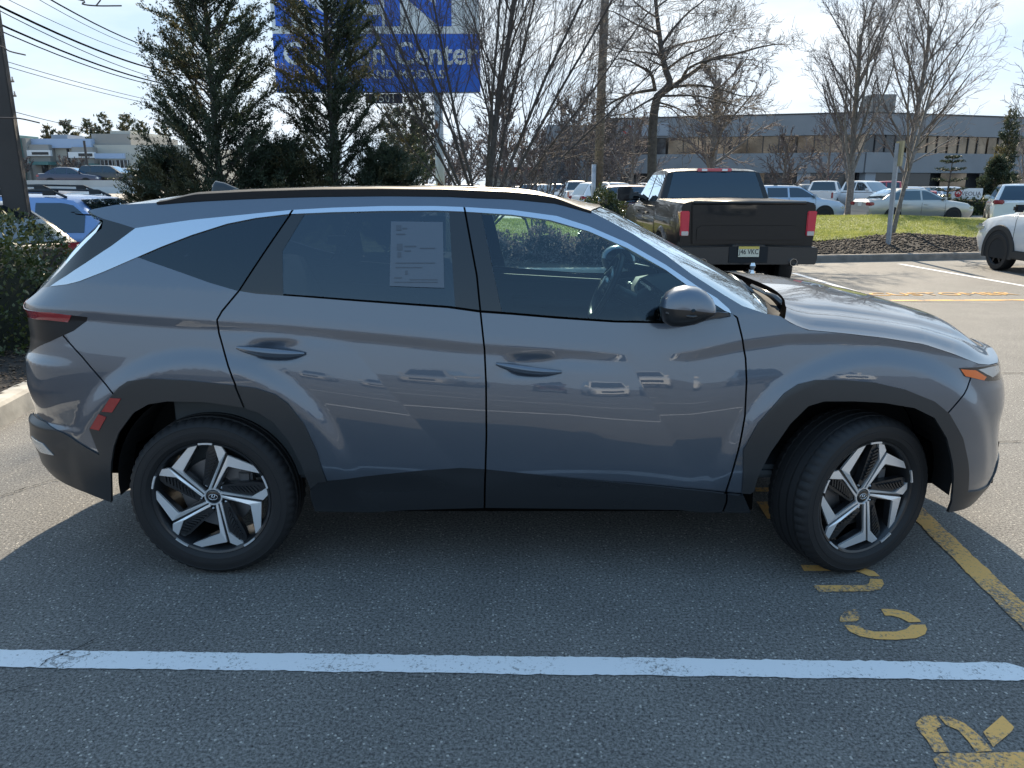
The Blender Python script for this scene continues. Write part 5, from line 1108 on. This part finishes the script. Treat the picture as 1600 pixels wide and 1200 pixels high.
# ---- raised road and shops on the left
ROADC = mat('pale_road', (.36, .33, .29), rough=.9, noise=(.8, .12, 5))
xs = np.array([-140, gx(330, 30)]); prof = [(20, -.05), (25, .4), (27.5, 1.02), (30, 1.12), (36, 1.22), (60, 1.5), (140, 1.6)]
P = np.array([[(x, y, z) for y, z in prof] for x in xs]); struct(MB().grid(P, flip=True).build('road', ROADC, fix=False))
P = np.array([[(xs[1], y, z) for y, z in prof], [(xs[1] + 1.2, y, -.2) for y, z in prof]]); struct(MB().grid(P, flip=True).build('road_bank', LAWN, fix=False))
t = tag(MB().prism([(-.30, 0), (-.24, .10), (-.11, .30), (-.09, .62), (.09, .62), (.11, .30), (.24, .10), (.30, 0)], -75, gx(225, 35), lambda a, b, h: (h, 35 + a, 1.19 + b)).build('road_barrier', mat('barrier_concrete', (.43, .43, .42), rough=.85, noise=(1.4, .1, 5)), None), 'long grey concrete barrier along the raised road at the left', 'barrier')
MY = 66.; mxx = lambda px: gx(px, MY); mzz = lambda y: atY(100, y, MY)[2]; z0 = 1.5
t = thing('shop_building', 'row of pale shops with a teal tower beyond the road at the left', 'building', (0, 0, 0))
def blk(name, x0, x1, y0, y1, m, dy=0., dep=6., bev=0.):
    a, b = mxx(x0), mxx(x1); za, zb = (z0 if y1 >= 280 else mzz(y1)), mzz(y0); q = MB(); q.box(((a + b) / 2, MY + dy + dep / 2, (za + zb) / 2), (b - a, dep, zb - za)); return q.build(name, m, t, bevel=bev)
blk('wall', -60, 152, 224, 281, WALLC, .6, 14); blk('wall', 152, 300, 226, 281, WALLC, .5, 13.9); blk('tower', 36, 51, 212, 281, TEAL, -.9, 3); blk('tower_side', 51.2, 58, 216, 281, GREYW, -.5, 2.6)
blk('fascia', 57, 150, 216.5, 231, BLUEF, .2, 10); blk('upper_block', 146, 206, 208, 246, GREYW, .9, 10); blk('upper_block', 173, 205, 203, 216, WALLC, 1.2, 8)
blk('entrance', 58, 89, 226, 281, GREYW, -.3, 2); blk('entrance', 124, 156, 230, 281, GREYW, -.3, 2); blk('base_band', -60, 124, 250, 252, GREYW, .5, 1)
for x0, x1, y0, y1 in ((57, 93, 235, 244), (120, 160, 238, 247), (160, 205, 240, 248)): blk('shop_sign', x0, x1, y0, y1, WHITE if x0 < 160 else BLUEF, -.55, .3)
for x0, x1 in ((65, 91), (136, 158)): blk('sign_lettering', x0, x1 - 1, 238 if x0 < 100 else 240, 242 if x0 < 100 else 244.5, DARK, -.6, .05)
for x0, x1 in ((159, 179), (183, 203)):
    blk('window', x0, x1, 250, 272, DKGL, .35, .3)
    for k in range(4): blk('mullion', x0 + 1 + k * 6, x0 + 1.6 + k * 6, 250, 272, WHITE, .28, .1)
blk('door', 75, 84, 258, 281, DKGL, -.4, .2); blk('door', 138, 148, 258, 281, DKGL, -.4, .2); blk('awning', 65, 94, 253, 258, TEAL, -1.2, 1.4); blk('awning', 132, 160, 256, 261, TEAL, -1.2, 1.4); blk('drain_pipe', 109, 111, 232, 281, DARK, .4, .2); blk('roof_unit', 62, 88, 207, 217, mat('roof_unit_grey', (.25, .27, .30), rough=.6), 3, 3)
for px in (62, 150): bare_tree('shrub', 'leafless bush before the ' + ('left' if px < 100 else 'right') + ' shop entrance', (mxx(px), MY - 3, 1.5), 1.9, .05, dict(VASE, lv=3, n=[6, 5, 4], rmin=.03), stems=[((math.cos(a) * .5, math.sin(a) * .5, 1), 2.0, .06) for a in np.linspace(0, 6.28, 6)[:-1]], cat='shrub')
t = tag(MB().tube([(0, 0, 0), (0, 0, 3.5)], .09, 6).build('lamp_post', DARK, None), 'thin dark lamp post standing between the two shop entrances', 'lamp post'); t.location = (gx(142, 60), 60, 1.45)
t = tag(MB().box((0, 0, 2.2), (13, 6, 3.0)).build('store_building', WALLC, None), 'low pale store with a red band far away between the bare trees', 'building'); t.location = (gx(838, 100), 100, 0)
m = MB(); m.box((0, -3.06, 3.4), (13.1, .1, .5)); m.build('red_band', RED, t)
# far crossarm pole and the overhead wires
t = thing('utility_pole', 'far utility pole with crossarms beside the square dark post', 'pole', (gx(21, 62), 62, 1.3)); m = MB(); m.tube([(0, 0, 0), (0, 0, 9.4)], [.16, .11], 8); m.build('pole', POLEW, t)
for z in (8.3, 7.2):
    m = MB(); m.box((.3, 0, z), (2.3, .12, .14)); m.build('crossarm', POLEW, t)
    for k in (-.6, .1, .8, 1.35):
        m = MB(); m.lathe([(.0, .30), (.07, .26), (.04, .16), (.09, .10), (.05, 0)], 8, 'z', (k, 0, z + .07)); m.build('insulator', mat('insulator_grey', (.25, .24, .23), rough=.3), t)
WIRE = mat('wire_black', (.006, .006, .008), rough=1., spec=0.)
wires = [((0, 10), (230, 105), .022, 'thick upper black cable left of the cedar'), ((0, 17), (228, 117), .009, 'thin wire just under the thick upper cable'), ((0, 38), (235, 126), .019, 'knobbly lashed cable in the middle of the wire bundle'), ((0, 48), (228, 130), .012, 'lowest dark cable of the near wire bundle'),
         ((80, 0), (250, 79), .014, 'black cable leaving the top edge nearest the cedar'), ((62, 0), (232, 80), .006, 'faint thin wire beside the cable nearest the cedar'), ((14, 0), (230, 90), .006, 'faint thin wire crossing the blue gap between the cables')]
for (a, b, r, lab) in wires:
    p0, p1 = atY(*a, 12.), atY(*b, 21.); d = p1 - p0; q = [p0 + d * k + np.array([0, 0, .10 * (2 * k - .4) ** 2 - .016]) for k in np.linspace(-1.2, 2.6, 30)]; q = [p0 + d * k + np.array([0, 0, -.35 * k * (1 - k)]) for k in np.linspace(-1.2, 2.4, 30)]
    m = MB(); m.tube(q, r, 6); tag(m.build('overhead_wire', WIRE, None, smooth=True), lab, 'wire', 'overhead wires at the upper left')
for (a, b, lab) in [((0, 93), (215, 152), 'upper of the two pale far wires'), ((8, 103), (215, 158), 'lower of the two pale far wires'), ((20, 174), (150, 203), 'far wire running down to the shop roofs')]:
    p0, p1 = atY(*a, 62.), atY(*b, 90.); d = p1 - p0; m = MB(); m.tube([p0 + d * k + np.array([0, 0, -.5 * k * (1 - k)]) for k in np.linspace(-.3, 1.5, 14)], .03, 5); tag(m.build('overhead_wire', mat('wire_grey', (.05, .05, .055), rough=1., spec=0.), None), lab, 'wire', 'overhead wires at the upper left')
# twigs hanging into the upper left corner belong to a tree beside the camera
m = Tubes(4); 
for pts in [[(-60, -30), (118, -2), (128, 6), (150, 9), (190, 9)], [(-60, 55), (0, 72), (15, 80), (40, 86)], [(150, 9), (157, 0), (160, -8)], [(-60, 180), (0, 184), (30, 185), (62, 192)]]:
    m.add(catmull([atY(x, y, 4.5) for x, y in pts], 4), .007)
tb = thing('tree_branch', 'bare twigs reaching into the upper left corner from outside the picture', 'branch', (-6, 4.5, 4)); o = m.build('twigs', TWIGD, tb); o.location = (6, -4.5, -4)
# ================================================================== other vehicles
def paint(name, col, metal=.0, rough=.35): 
    m = mat(name, col, rough=rough, metal=metal, coat=1., coat_r=.02); return m
PW = paint('white_car_paint', (.70, .72, .74)); PS = paint('silver_car_paint', (.42, .42, .41), .5); PB = paint('blue_car_paint', (.19, .31, .56), .35); PK = paint('black_car_paint', (.008, .008, .010)); PM = paint('maroon_car_paint', (.055, .012, .020), .3); PLB = paint('pale_blue_car_paint', (.36, .44, .56), .4); PR = paint('red_car_paint', (.42, .025, .04)); PN = paint('navy_car_paint', (.02, .03, .07), .4)
CG = glass('car_glass', (.10, .13, .15)); CGL = glass('car_glass_light', (.40, .48, .50)); PLATE = mat('plate_white', (.62, .63, .60), rough=.5); PLAS = mat('black_plastic', (.022, .023, .025), rough=.6); CABIN = mat('cabin_dark', (.018, .019, .021), rough=.9)
RIMS = mat('silver_rim', (.50, .51, .53), rough=.3, metal=.8)
def car(name, label, loc, rz, P, body_m, cab_m=None, group=None, cat='car', detail=2, cab_glass=None):
    """P: L, W, H, belt, top=[(x,z)...] body top line rear to front, cab=(x0,x1,x2,x3) rear base, rear roof, front roof, front base; axles, r"""
    t = thing(name, label, cat, loc, rz, group); L, W, H, belt = P['L'], P['W'], P['H'], P['belt']; h = L / 2; top = P['top']; zb = P.get('zb', .26); cg = cab_glass or CG
    xs = np.unique(np.r_[np.linspace(-h, -h + .25, 6), np.linspace(-h + .25, h - .5, 24), np.linspace(h - .5, h, 9), [q[0] for q in top]])
    def wf(x): return W / 2 * (1 - P.get('tap_r', .10) * np.clip((-x - h + .7) / .7, 0, 1) ** 2.4 - P.get('tap', .22) * np.clip((x - h + .75) / .75, 0, 1) ** 2.2)
    Pm = np.zeros((len(xs), 8, 3))
    for i, x in enumerate(xs):
        w = wf(x); zt = interp(x, top); e = min(1, (h - abs(x)) / .12); b = zb + (.10 * (1 - e) if e < 1 else 0); rs = P.get('shoulder', .06)
        for j, (yy, z) in enumerate([(0, b), (w * .90, b), (w * .975, b + .14), (w, (b + zt) / 2), (w * .985, zt - rs * 2), (w * .955, zt - rs * .6), (w * .86, zt), (0, zt + .02)]): Pm[i, j] = (x, yy, z)
    mb = MB()
    for s in (1, -1):
        q = Pm * [1, s, 1]; mb.grid(q, flip=s < 0)
        for i in (0, -1): mb.add([tuple(v) for v in q[i]], [tuple(range(8))])
    body = mb.build('body', body_m, t, smooth=True, angle=38, bevel=0)
    # cabin
    x0, x1, x2, x3 = P['cab']; wb = W / 2 * P.get('wb', .93); wr = W / 2 * P.get('wr', .70); zroof = [(x0, belt - .02), (x0 + (x1 - x0) * .5, belt + (H - .06 - belt) * P.get('rk', .56)), (x1, H - .05), (x1 + .25, H - .012), ((x1 + x2) / 2, H), (x2 - .2, H - .02), (x2, H - .07), (x3, belt - .03)]
    zx = lambda x: interp(x, zroof); ys = lambda z: wb - (wb - wr) * (np.asarray(z) - belt) / (H - belt)
    xc = np.unique(np.r_[np.linspace(x0, x1, 8), np.linspace(x1, x2, 10), np.linspace(x2, x3, 9)]); Pc = np.zeros((len(xc), 6, 3))
    for i, x in enumerate(xc):
        z = zx(x); zs = max(belt - .04, z - .07)
        for j, (yy, zz_) in enumerate([(ys(belt - .05), belt - .05), (ys(zs), zs), (ys(zs) - .025, (zs + z) / 2 + .012), (ys(z) - .08, z), (ys(z) * .5, z + .012), (0, z + .016)]): Pc[i, j] = (x, yy, zz_)
    mb = MB()
    for s in (1, -1): mb.grid(Pc * [1, s, 1], flip=s < 0)
    mb.build('roof', cab_m or body_m, t, smooth=True, angle=45)
    def slope(name, xa, xb, wfac=.86):
        k = np.linspace(.07, .95, 8); G = np.zeros((8, 9, 3)); dx = xb - xa
        for i, kk in enumerate(k):
            x = xa + dx * kk; z = zx(x); 
            for j, q in enumerate(np.linspace(-1, 1, 9)): G[i, j] = (x, q * wfac * ys(z), z + .016 - .004 * abs(q) * 4 * .25)
        sl = np.array([-(zx(xa + dx * .9) - zx(xa + dx * .4)), 0, (dx * .5)]); sl = sl / np.linalg.norm(sl) * (1 if sl[2] > 0 else -1); mb = MB().grid(G + sl * .010); return mb.build(name, cg, t, smooth=True)
    slope('windshield', x2, x3); rw = slope('rear_window', x1, x0, P.get('rww', .84))
    for s in (1, -1):
        for (a, b) in P['win']:
            q = np.linspace(a, b, 9); lo = belt + .035; G = []
            up = np.maximum(lo + .02, np.minimum(zx(q) - .075, H - .10)); G = np.array([[(x, s * (ys(z) + .006), z) for x, z in ((x_, lo), (x_, (lo + u) / 2), (x_, u))] for x_, u in zip(q, up)]); MB().grid(G).build('side_window', cg, t, smooth=True)
    # wheels
    r = P['r']; ax = P['axles']; whole = detail >= 1
    for x in ax:
        for s in (1, -1):
            w = float(wf(x)); m = MB(); q = np.linspace(R(-20), R(200), 22); pts = [(x + r * 1.17 * math.cos(k), r + .01 + r * 1.17 * math.sin(k)) for k in q]; m.prism(pts, w - .10, w + .004, lambda a, b_, hh: (a, s * hh, max(b_, zb - .02))); m.build('wheel_arch', P.get('arch_m', CABIN), t)
            if P.get('clad'): 
                m = MB(); q = np.linspace(R(-22), R(202), 24); G = np.array([[(x + rr * math.cos(k), s * (w + o), max(r + .01 + rr * math.sin(k), zb - .02)) for k in q] for rr, o in ((r * 1.12, -.02), (r * 1.13, .014), (r * 1.38, .012), (r * 1.40, -.02))]); m.grid(G); m.build('arch_trim', PLAS, t, smooth=True, angle=40)
            wn_ = node('wheel', t, (x, s * (w - .10), r), (0, 0, 0 if s < 0 else math.pi)); m = MB(); m.lathe([(r * .66, -.085), (r * .72, -.112), (r * .93, -.112), (r * .985, -.09), (r, -.04), (r, .06), (r * .97, .10), (r * .6, .10)], 32); m.build('tyre', RUB, wn_, smooth=True, angle=40)
            m = MB(); m.lathe([(r * .68, -.09), (r * .66, -.10), (r * .62, -.075), (r * .60, .02), (0, .02)], 32); m.lathe([(0, -.085), (r * .14, -.085), (r * .17, -.06)], 12)
            for k in range(P.get('spk', 5)):
                a = 2 * math.pi * k / P.get('spk', 5); c, s_ = math.cos(a), math.sin(a); pl_ = [(.10, -.085), (.64, -.055), (.64, .055), (.10, .085)]; m.prism([(r * (p * c - q_ * s_), r * (p * s_ + q_ * c)) for p, q_ in pl_], -.092, -.070, lambda a_, b_, hh: (a_, hh, b_))
            m.build('rim', P.get('rim_m', RIMS), wn_, smooth=True, angle=30)
    if detail >= 1:
        wt = float(wf(-h)); wfr = float(wf(h - .12)); lz = P.get('lz', belt - .18); hz = P.get('hz', .68)
        for s in (1, -1):
            if P.get('lamp', 1):
                m = MB(); m.box((-h + .085, s * (wt - .115), lz), (.24, .34 if P.get('lamp') != 'tall' else .12, .15 if P.get('lamp') != 'tall' else .34)); m.build('tail_light', REDL, t, bevel=.03)
            m = MB(); m.box((h - .22, s * (wfr - .06), hz), (.34, .22, .13)); m.build('headlight', LENS, t, bevel=.04)
            m = MB(); mx_ = x3 - .30; m.box((mx_, s * (ys(belt + .1) + .10), belt + .10), (.12, .20, .14)); m.build('side_mirror', P.get('mir_m', body_m), t, bevel=.035)
        m = MB(); m.box((-h + .02, 0, .40), (.10, wt * 1.86, .22)); m.build('rear_bumper', P.get('bump_m', PLAS), t, bevel=.03)
        m = MB(); m.box((-h - .012, 0, P.get('pz', .80)), (.02, .32, .16)); m.build('licence_plate', PLATE, t)
        m = MB(); m.box((h - .005, 0, .62), (.06, wfr * 1.15, .20)); m.build('grille', GLOSSB, t, bevel=.02); m = MB(); m.box((h - .03, 0, .34), (.10, wfr * 1.7, .16)); m.build('front_bumper', PLAS, t, bevel=.03)
    if detail >= 2:
        m = MB()
        for s in (1, -1):
            for x in P.get('seams', []):
                zt = float(interp(x, top)); w = float(wf(x)); G = np.array([[(x + o, s * (y + .003), z) for o in (-.006, .006)] for y, z in ((w * .975, zb + .16), (w, (zb + zt) / 2), (w * .985, zt - .125), (ys(belt), belt + .02))]); m.grid(G)
        if P.get('seams'): m.build('door_seams', BLACK, t)
        for s in (1, -1):
            for x in P.get('hand', []): m = MB(); m.box((x, s * (float(wf(x)) + .006), belt - .16), (.18, .03, .035)); m.build('door_handle', body_m, t, bevel=.01)
    if P.get('rails'):
        for s in (1, -1):
            m = MB(); y = s * (wr - .04); m.tube([(x1 + .12, y, H - .03), (x1 + .3, y, H + .05), ((x1 + x2) / 2, y, H + .065), (x2 - .35, y, H + .05), (x2 - .15, y, H - .02)], .018, 6)
            for xx in (x1 + .35, (x1 + x2) / 2, x2 - .45): m.box((xx, y, H + .025), (.16, .04, .06))
            m.build('roof_rail', P.get('rail_m', PLAS), t, smooth=True, angle=40)
    return t
SUV_ = dict(L=4.6, W=1.86, H=1.62, belt=1.06, top=[(-2.3, 1.0), (-2.2, 1.06), (1.0, 1.05), (1.35, 1.04), (2.0, .94), (2.3, .78)], cab=(-2.24, -1.80, .40, 1.20), axles=(-1.38, 1.36), r=.355, win=[(-1.85, -1.15), (-1.07, -.22), (-.14, .92)], seams=[-1.1, -.18, .95], hand=[-.95, -.02], rails=True, lz=.96)
SED = dict(L=4.62, W=1.77, H=1.46, belt=.95, top=[(-2.31, .88), (-2.2, .99), (-1.6, 1.02), (1.0, .97), (1.3, .95), (2.0, .84), (2.31, .66)], cab=(-1.86, -1.02, .25, 1.18), axles=(-1.3, 1.33), r=.315, win=[(-1.32, -.98), (-.92, -.12), (-.04, .85)], seams=[-.95, -.08, .95], hand=[-.80, .10], lz=.82, hz=.66, bump_m=None, wr=.70, rk=.62)
SED['bump_m'] = PS
HAT = dict(SUV_, L=4.45, W=1.80, H=1.50, belt=.98, top=[(-2.22, .92), (-2.1, .98), (1.0, .98), (1.35, .96), (1.95, .86), (2.22, .70)], cab=(-2.16, -1.62, .35, 1.15), axles=(-1.35, 1.32), r=.33, win=[(-1.80, -1.12), (-1.04, -.22), (-.14, .88)], lz=.90)
PUP = dict(L=5.5, W=1.95, H=1.82, belt=1.22, zb=.42, top=[(-2.75, 1.18), (-.70, 1.20), (-.68, 1.15), (1.25, 1.17), (1.6, 1.16), (2.5, 1.08), (2.75, .90)], cab=(-.78, -.62, .75, 1.45), axles=(-1.75, 1.80), r=.39, win=[(-.55, .20), (.28, 1.15)], seams=[-.68, .24, 1.3], hand=[.0, .9], lamp='tall', lz=.98, hz=.92, pz=.66)
ctr = lambda px, Y, L=0: (gx(px, Y), Y, 0)
# left: wagons behind the hedge
rng = np.random.default_rng(9)
car('parked_car', 'blue crossover wagon with black roof rails parked side-on behind the black hatchback', (-5.42 - 2.22, 7.35, 0), math.pi, dict(HAT, rail_m=PLAS, clad=True), PB, group='cars parked beyond the left hedge')
car('parked_car', 'black hatchback with its glossy rear window showing just over the hedge', (-7.62, 5.15, 0), R(166), dict(HAT, H=1.47, rails=False), PK, group='cars parked beyond the left hedge')
car('parked_car', 'dark blue car of which only the railed roof shows behind the blue wagon', (-9.25, 9.6, 0), math.pi, dict(SUV_, H=1.56), PN, group='cars parked beyond the left hedge')
# maroon and white cars behind the golden bush
car('parked_car', 'maroon SUV with a railed roof between the golden bush and the black pickup', (gx(985, 20.8), 23.0, 0), R(90), dict(SUV_, H=1.60, rail_m=PW), PM)
car('parked_car', 'white SUV half hidden behind the maroon one, left of the oak trunk', (gx(962, 38), 38, 0), R(20), dict(SUV_, H=1.72), PW, detail=1)
# right: cars past the lawn
car('parked_car', 'pale blue SUV nosing out right of the black pickup', (gx(1312, 30) - 2.3, 30, 0), R(2), dict(SUV_, H=1.58, rails=True), PLB)
car('parked_car', 'silver sedan seen side-on beyond the lawn, behind the grey post', (gx(1428, 30.2), 30.2, 0), R(3), SED, PS, cab_glass=CGL)
car('pickup_truck', 'small white pickup with a dark tailgate left of the left tall tree', (gx(1288, 45.5), 45.5, 0), R(62), PUP, PW, cat='pickup', detail=1)
car('pickup_truck', 'white pickup facing the camera directly right of the left tall tree', (gx(1345, 44), 44, 0), R(-62), PUP, PW, cat='pickup', detail=1)
car('pickup_truck', 'red pickup partly hidden by the grey post', (gx(1388, 49), 49, 0), R(160), PUP, PR, cat='pickup', detail=1)
for px, Y, rz, P, m, lab in [(1425, 50, -100, SED, PLB, 'pale blue sedan seen above the silver sedan roof, nearest the right tall trunk'), (1456, 51, -95, SED, PK, 'black sedan above the silver sedan windshield'), (1483, 50, -100, SED, PLB, 'pale blue sedan just left of the white name board'), (1262, 54, -90, SUV_, PK, 'dark SUV behind the pale blue SUV near the office columns'), (1595, 55, 180, SED, PS, 'silver car before the office at the right edge of the picture')]:
    car('parked_car', lab, (gx(px, Y), Y, 0), R(rz), dict(P, rails=False), m, detail=1)
car('parked_car', 'white SUV with red slanted tail lights behind the right end of the lawn', (gx(1622, 24.5), 25.6, 0), R(62), dict(SUV_, H=1.64, rails=False, lz=1.02, bump_m=PW), PW)
# far car park between the bare trees
for i, (px, Y, rz, P, m, lab) in enumerate([(846, 52, 60, SUV_, PW, 'white SUV far off left of the white pickup, seen over the grey car roof'), (870, 62, 85, SUV_, PS, 'silver SUV far off right beside the distant white pickup'), (815, 58, 80, SED, PW, 'white car far off at the foot of the fanned tree, right side'), (724, 50, 95, SUV_, PLB, 'pale car far off just left of the fanned tree trunk'), (664, 48, 70, SUV_, PW, 'white car far off left of the rusty sign post'), (640, 60, 95, SED, PS, 'silver car far off at the right end of the low junipers')]):
    car('parked_car', lab, (gx(px, Y), Y, 0), R(rz), dict(P, rails=False), m, detail=1, group='cars far off in the central car park')
car('pickup_truck', 'distant white pickup seen from behind, left of the utility pole', (gx(906, 47), 49.5, 0), R(90), PUP, PW, cat='pickup', detail=1)
for px, Y, P, m, lab in [(118, 57, SED, PN, 'dark sedan parked before the shop doors, just over the barrier'), (176, 58, SUV_, PK, 'black SUV before the shop windows, just over the barrier'), (215, 60, SED, PW, 'white sedan before the shops, half hidden by the cedar')]:
    car('parked_car', lab, (gx(px, Y), Y, 1.40), R(2), dict(P, rails=False), m, detail=1)
# white SUV on the right edge, nearest of the far cars
wx_, wy_ = gx(1542, 11.25), 12.12
t = car('parked_car', 'white SUV with black wheel arch cladding entering at the right edge beside the mulch bed', (10.32, 9.92, 0), R(90), dict(SUV_, L=4.62, H=1.68, clad=True, r=.362, axles=(-1.36, 1.38), rim_m=mat('dark_grey_rim', (.05, .05, .055), rough=.3, metal=.8), spk=6, tap=.12, top=[(-2.3, 1.0), (-2.2, 1.08), (1.0, 1.10), (1.35, 1.08), (1.95, 1.0), (2.2, .90), (2.31, .78)], belt=1.10, hz=.80, mir_m=PK), PW)
for s in (1, -1): m = MB(); m.box((0, s * .925, .34), (1.9, .06, .16)); m.build('sill_trim', PLAS, t, bevel=.02)
# cars of the same lot behind the camera, which the glossy door panels mirror
for x, y, rz, P, m, lab in [(-9.5, -25, 95, SUV_, PW, 'white SUV in the row behind the camera, far left'), (-5.8, -25.4, 88, SED, PS, 'silver sedan in the row behind the camera'), (-2.4, -25, 92, SUV_, PS, 'silver SUV in the row behind the camera, centre'), (1.0, -25.2, 90, SED, PM, 'maroon sedan in the row behind the camera, beside the central SUV'), (4.3, -25, 90, SUV_, PW, 'white SUV in the row behind the camera, right'), (7.8, -25.4, 90, SUV_, PK, 'black SUV in the row behind the camera'), (12, -25, 90, SED, PW, 'white sedan in the row behind the camera, far right')]:
    car('parked_car', lab, (x, y, 0), R(rz), dict(P, rails=False), m, detail=1, group='cars parked behind the camera')
# ---------------------------------------------------------------- black pickup
REDT = mat('truck_lens', (.62, .015, .05), rough=.12, coat=1.)
PT = mat('truck_black', (.006, .007, .009), rough=.35, coat=.55, spec=.25, coat_r=.03)
TX, TY0 = gx(1172, 7.35), 7.35
RAM = dict(L=5.82, W=2.02, H=1.90, belt=1.32, zb=.50, top=[(-2.91, 1.40), (-.98, 1.42), (-.96, 1.30), (1.1, 1.30), (1.4, 1.29), (2.5, 1.20), (2.91, 1.0)], cab=(-1.02, -.80, .70, 1.45), axles=(-1.66, 1.90), r=.40, win=[(-.70, .05), (.14, 1.12)], seams=[-.97, .10, 1.3], hand=[-.25, .72], lamp=0, hz=1.0, wr=.74, wb=.93, tap_r=.035, shoulder=.035, clad=False, rim_m=mat('dark_grey_rim'), bump_m=PT, rww=.88, pz=.2, mir_m=PT)
t = car('pickup_truck', 'black pickup seen from behind with a yellow and white plate and tow hitch', (TX, TY0 + 2.91, 0), R(90), RAM, PT, cat='pickup')
for ch in list(t.children):
    if ch.name.split('.')[0] in ('rear_bumper', 'licence_plate'): bpy.data.objects.remove(ch)
h = 2.91
m = MB(); m.prism([(-.80, .80), (.80, .80), (.82, 1.36), (.80, 1.40), (-.80, 1.40), (-.82, 1.36)], -.020, .02, lambda a, b, k: (-h + k - .012, a, b)); tg = m.build('tailgate', PT, t, bevel=.012)
m = MB(); m.prism([(-.74, .86), (.74, .86), (.74, 1.03), (.66, 1.07), (-.66, 1.07), (-.74, 1.03)], -.01, .0, lambda a, b, k: (-h + k - .034, a, b)); m.build('lower_panel', PT, tg, bevel=.008)
m = MB(); m.tube([(-h - .03, -.80, 1.385), (-h - .03, .80, 1.385)], .028, 8); m.build('spoiler_lip', PT, tg, smooth=True)
for s in (1, -1):
    m = MB(); m.prism([(.0, .92), (.125, .92), (.135, 1.27), (.0, 1.27)], 0, .20, lambda a, b, k: (-h - .025 + k, s * (.845 + a), b)); lp = m.build('tail_light', REDT, t, bevel=.012)
    m = MB(); m.box((-h - .03, s * .905, .955), (.022, .10, .06)); m.build('reversing_lamp', LENS, lp, bevel=.004)
m = MB(); m.prism([(-.98, .52), (.98, .52), (1.0, .60), (1.0, .76), (.24, .78), (.20, .80), (-.20, .80), (-.24, .78), (-1.0, .76), (-1.0, .60)], -.13, .25, lambda a, b, k: (-h + k, a, b)); bp = m.build('rear_bumper', mat('bumper_black', (.018, .019, .021), rough=.35, coat=.4), t, bevel=.03)
m = MB(); m.box((-h - .138, 0, .66), (.012, .56, .23)); m.build('plate_recess', CABIN, bp, bevel=.004)
PLY = mat('plate_cream', (.66, .64, .52), rough=.5); m = MB(); m.box((-h - .150, .0, .705), (.012, .31, .158)); pl = m.build('licence_plate', PLY, t, bevel=.006)
m = MB(); m.box((-h - .1575, 0, .763), (.003, .29, .034)); m.build('plate_band', mat('plate_yellow', (.70, .52, .12), rough=.5), pl)
o = text('lettering', 'J46 VKC', (0, 0, 0), .100, mat('plate_ink', (.03, .03, .035), rough=.6), pl, face='up'); o.data.transform(Matrix.Translation((-h - .158, 0, .703)) @ Matrix.Rotation(R(-90), 4, 'Z') @ Matrix.Rotation(R(90), 4, 'X') @ Matrix.Diagonal((.80, 1, 1, 1)))
for s in (1, -1):
    m = MB(); m.lathe([(.040, .14), (.048, -.02), (.052, -.02), (.056, .14)], 20, 'x', (-h - .155, s * .65, .555)); m.build('exhaust_tip', CHROME, t, smooth=True, angle=40)
m = MB(); m.box((-h - .20, 0, .44), (.30, .06, .06)); m.box((-h - .30, 0, .36), (.05, .07, .22)); m.box((-h - .36, 0, .40), (.14, .08, .03)); m.lathe([(.0, .16), (.03, .15), (.045, .11), (.03, .07), (.02, .05), (.04, .0), (.04, -.03)], 14, 'z', (-h - .38, 0, .42)); m.build('tow_hitch', CHROME, t, smooth=True, angle=35)
m = MB(); m.box((-.815, 0, 1.872), (.06, .58, .05)); hl = m.build('high_brake_light', REDT, t, bevel=.012); 
for s in (1, -1): m = MB(); m.box((-.845, s * .17, 1.872), (.012, .09, .034)); m.build('cargo_lamp', LENS, hl)
m = MB()
for s in (1, -1): m.box((-1.66, s * .80, .44), (.5, .26, .12))
m.box((-.3, 0, .46), (4.6, .9, .16)); m.box((-1.66, 0, .40), (.14, 1.5, .14)); m.build('underbody', BLACK, t)
for s in (1, -1):
    m = MB(); m.box((.95, s * 1.23, 1.46), (.14, .30, .26)); m.box((1.0, s * 1.03, 1.38), (.06, .22, .07)); m.build('tow_mirror', PT, t, bevel=.04)
    m = MB(); q = np.linspace(R(0), R(180), 20); G = np.array([[(-1.66 + rr * math.cos(k), s * (1.01 + o), .42 + rr * .96 * math.sin(k)) for k in q] for rr, o in ((.49, -.01), (.50, .035), (.56, .03), (.62, -.008))]); m.grid(G); m.build('arch_flare', PT, t, smooth=True)
    m = MB(); m.box((-1.22, s * .85, .36), (.02, .30, .34)); m.build('mud_flap', PLAS, t)
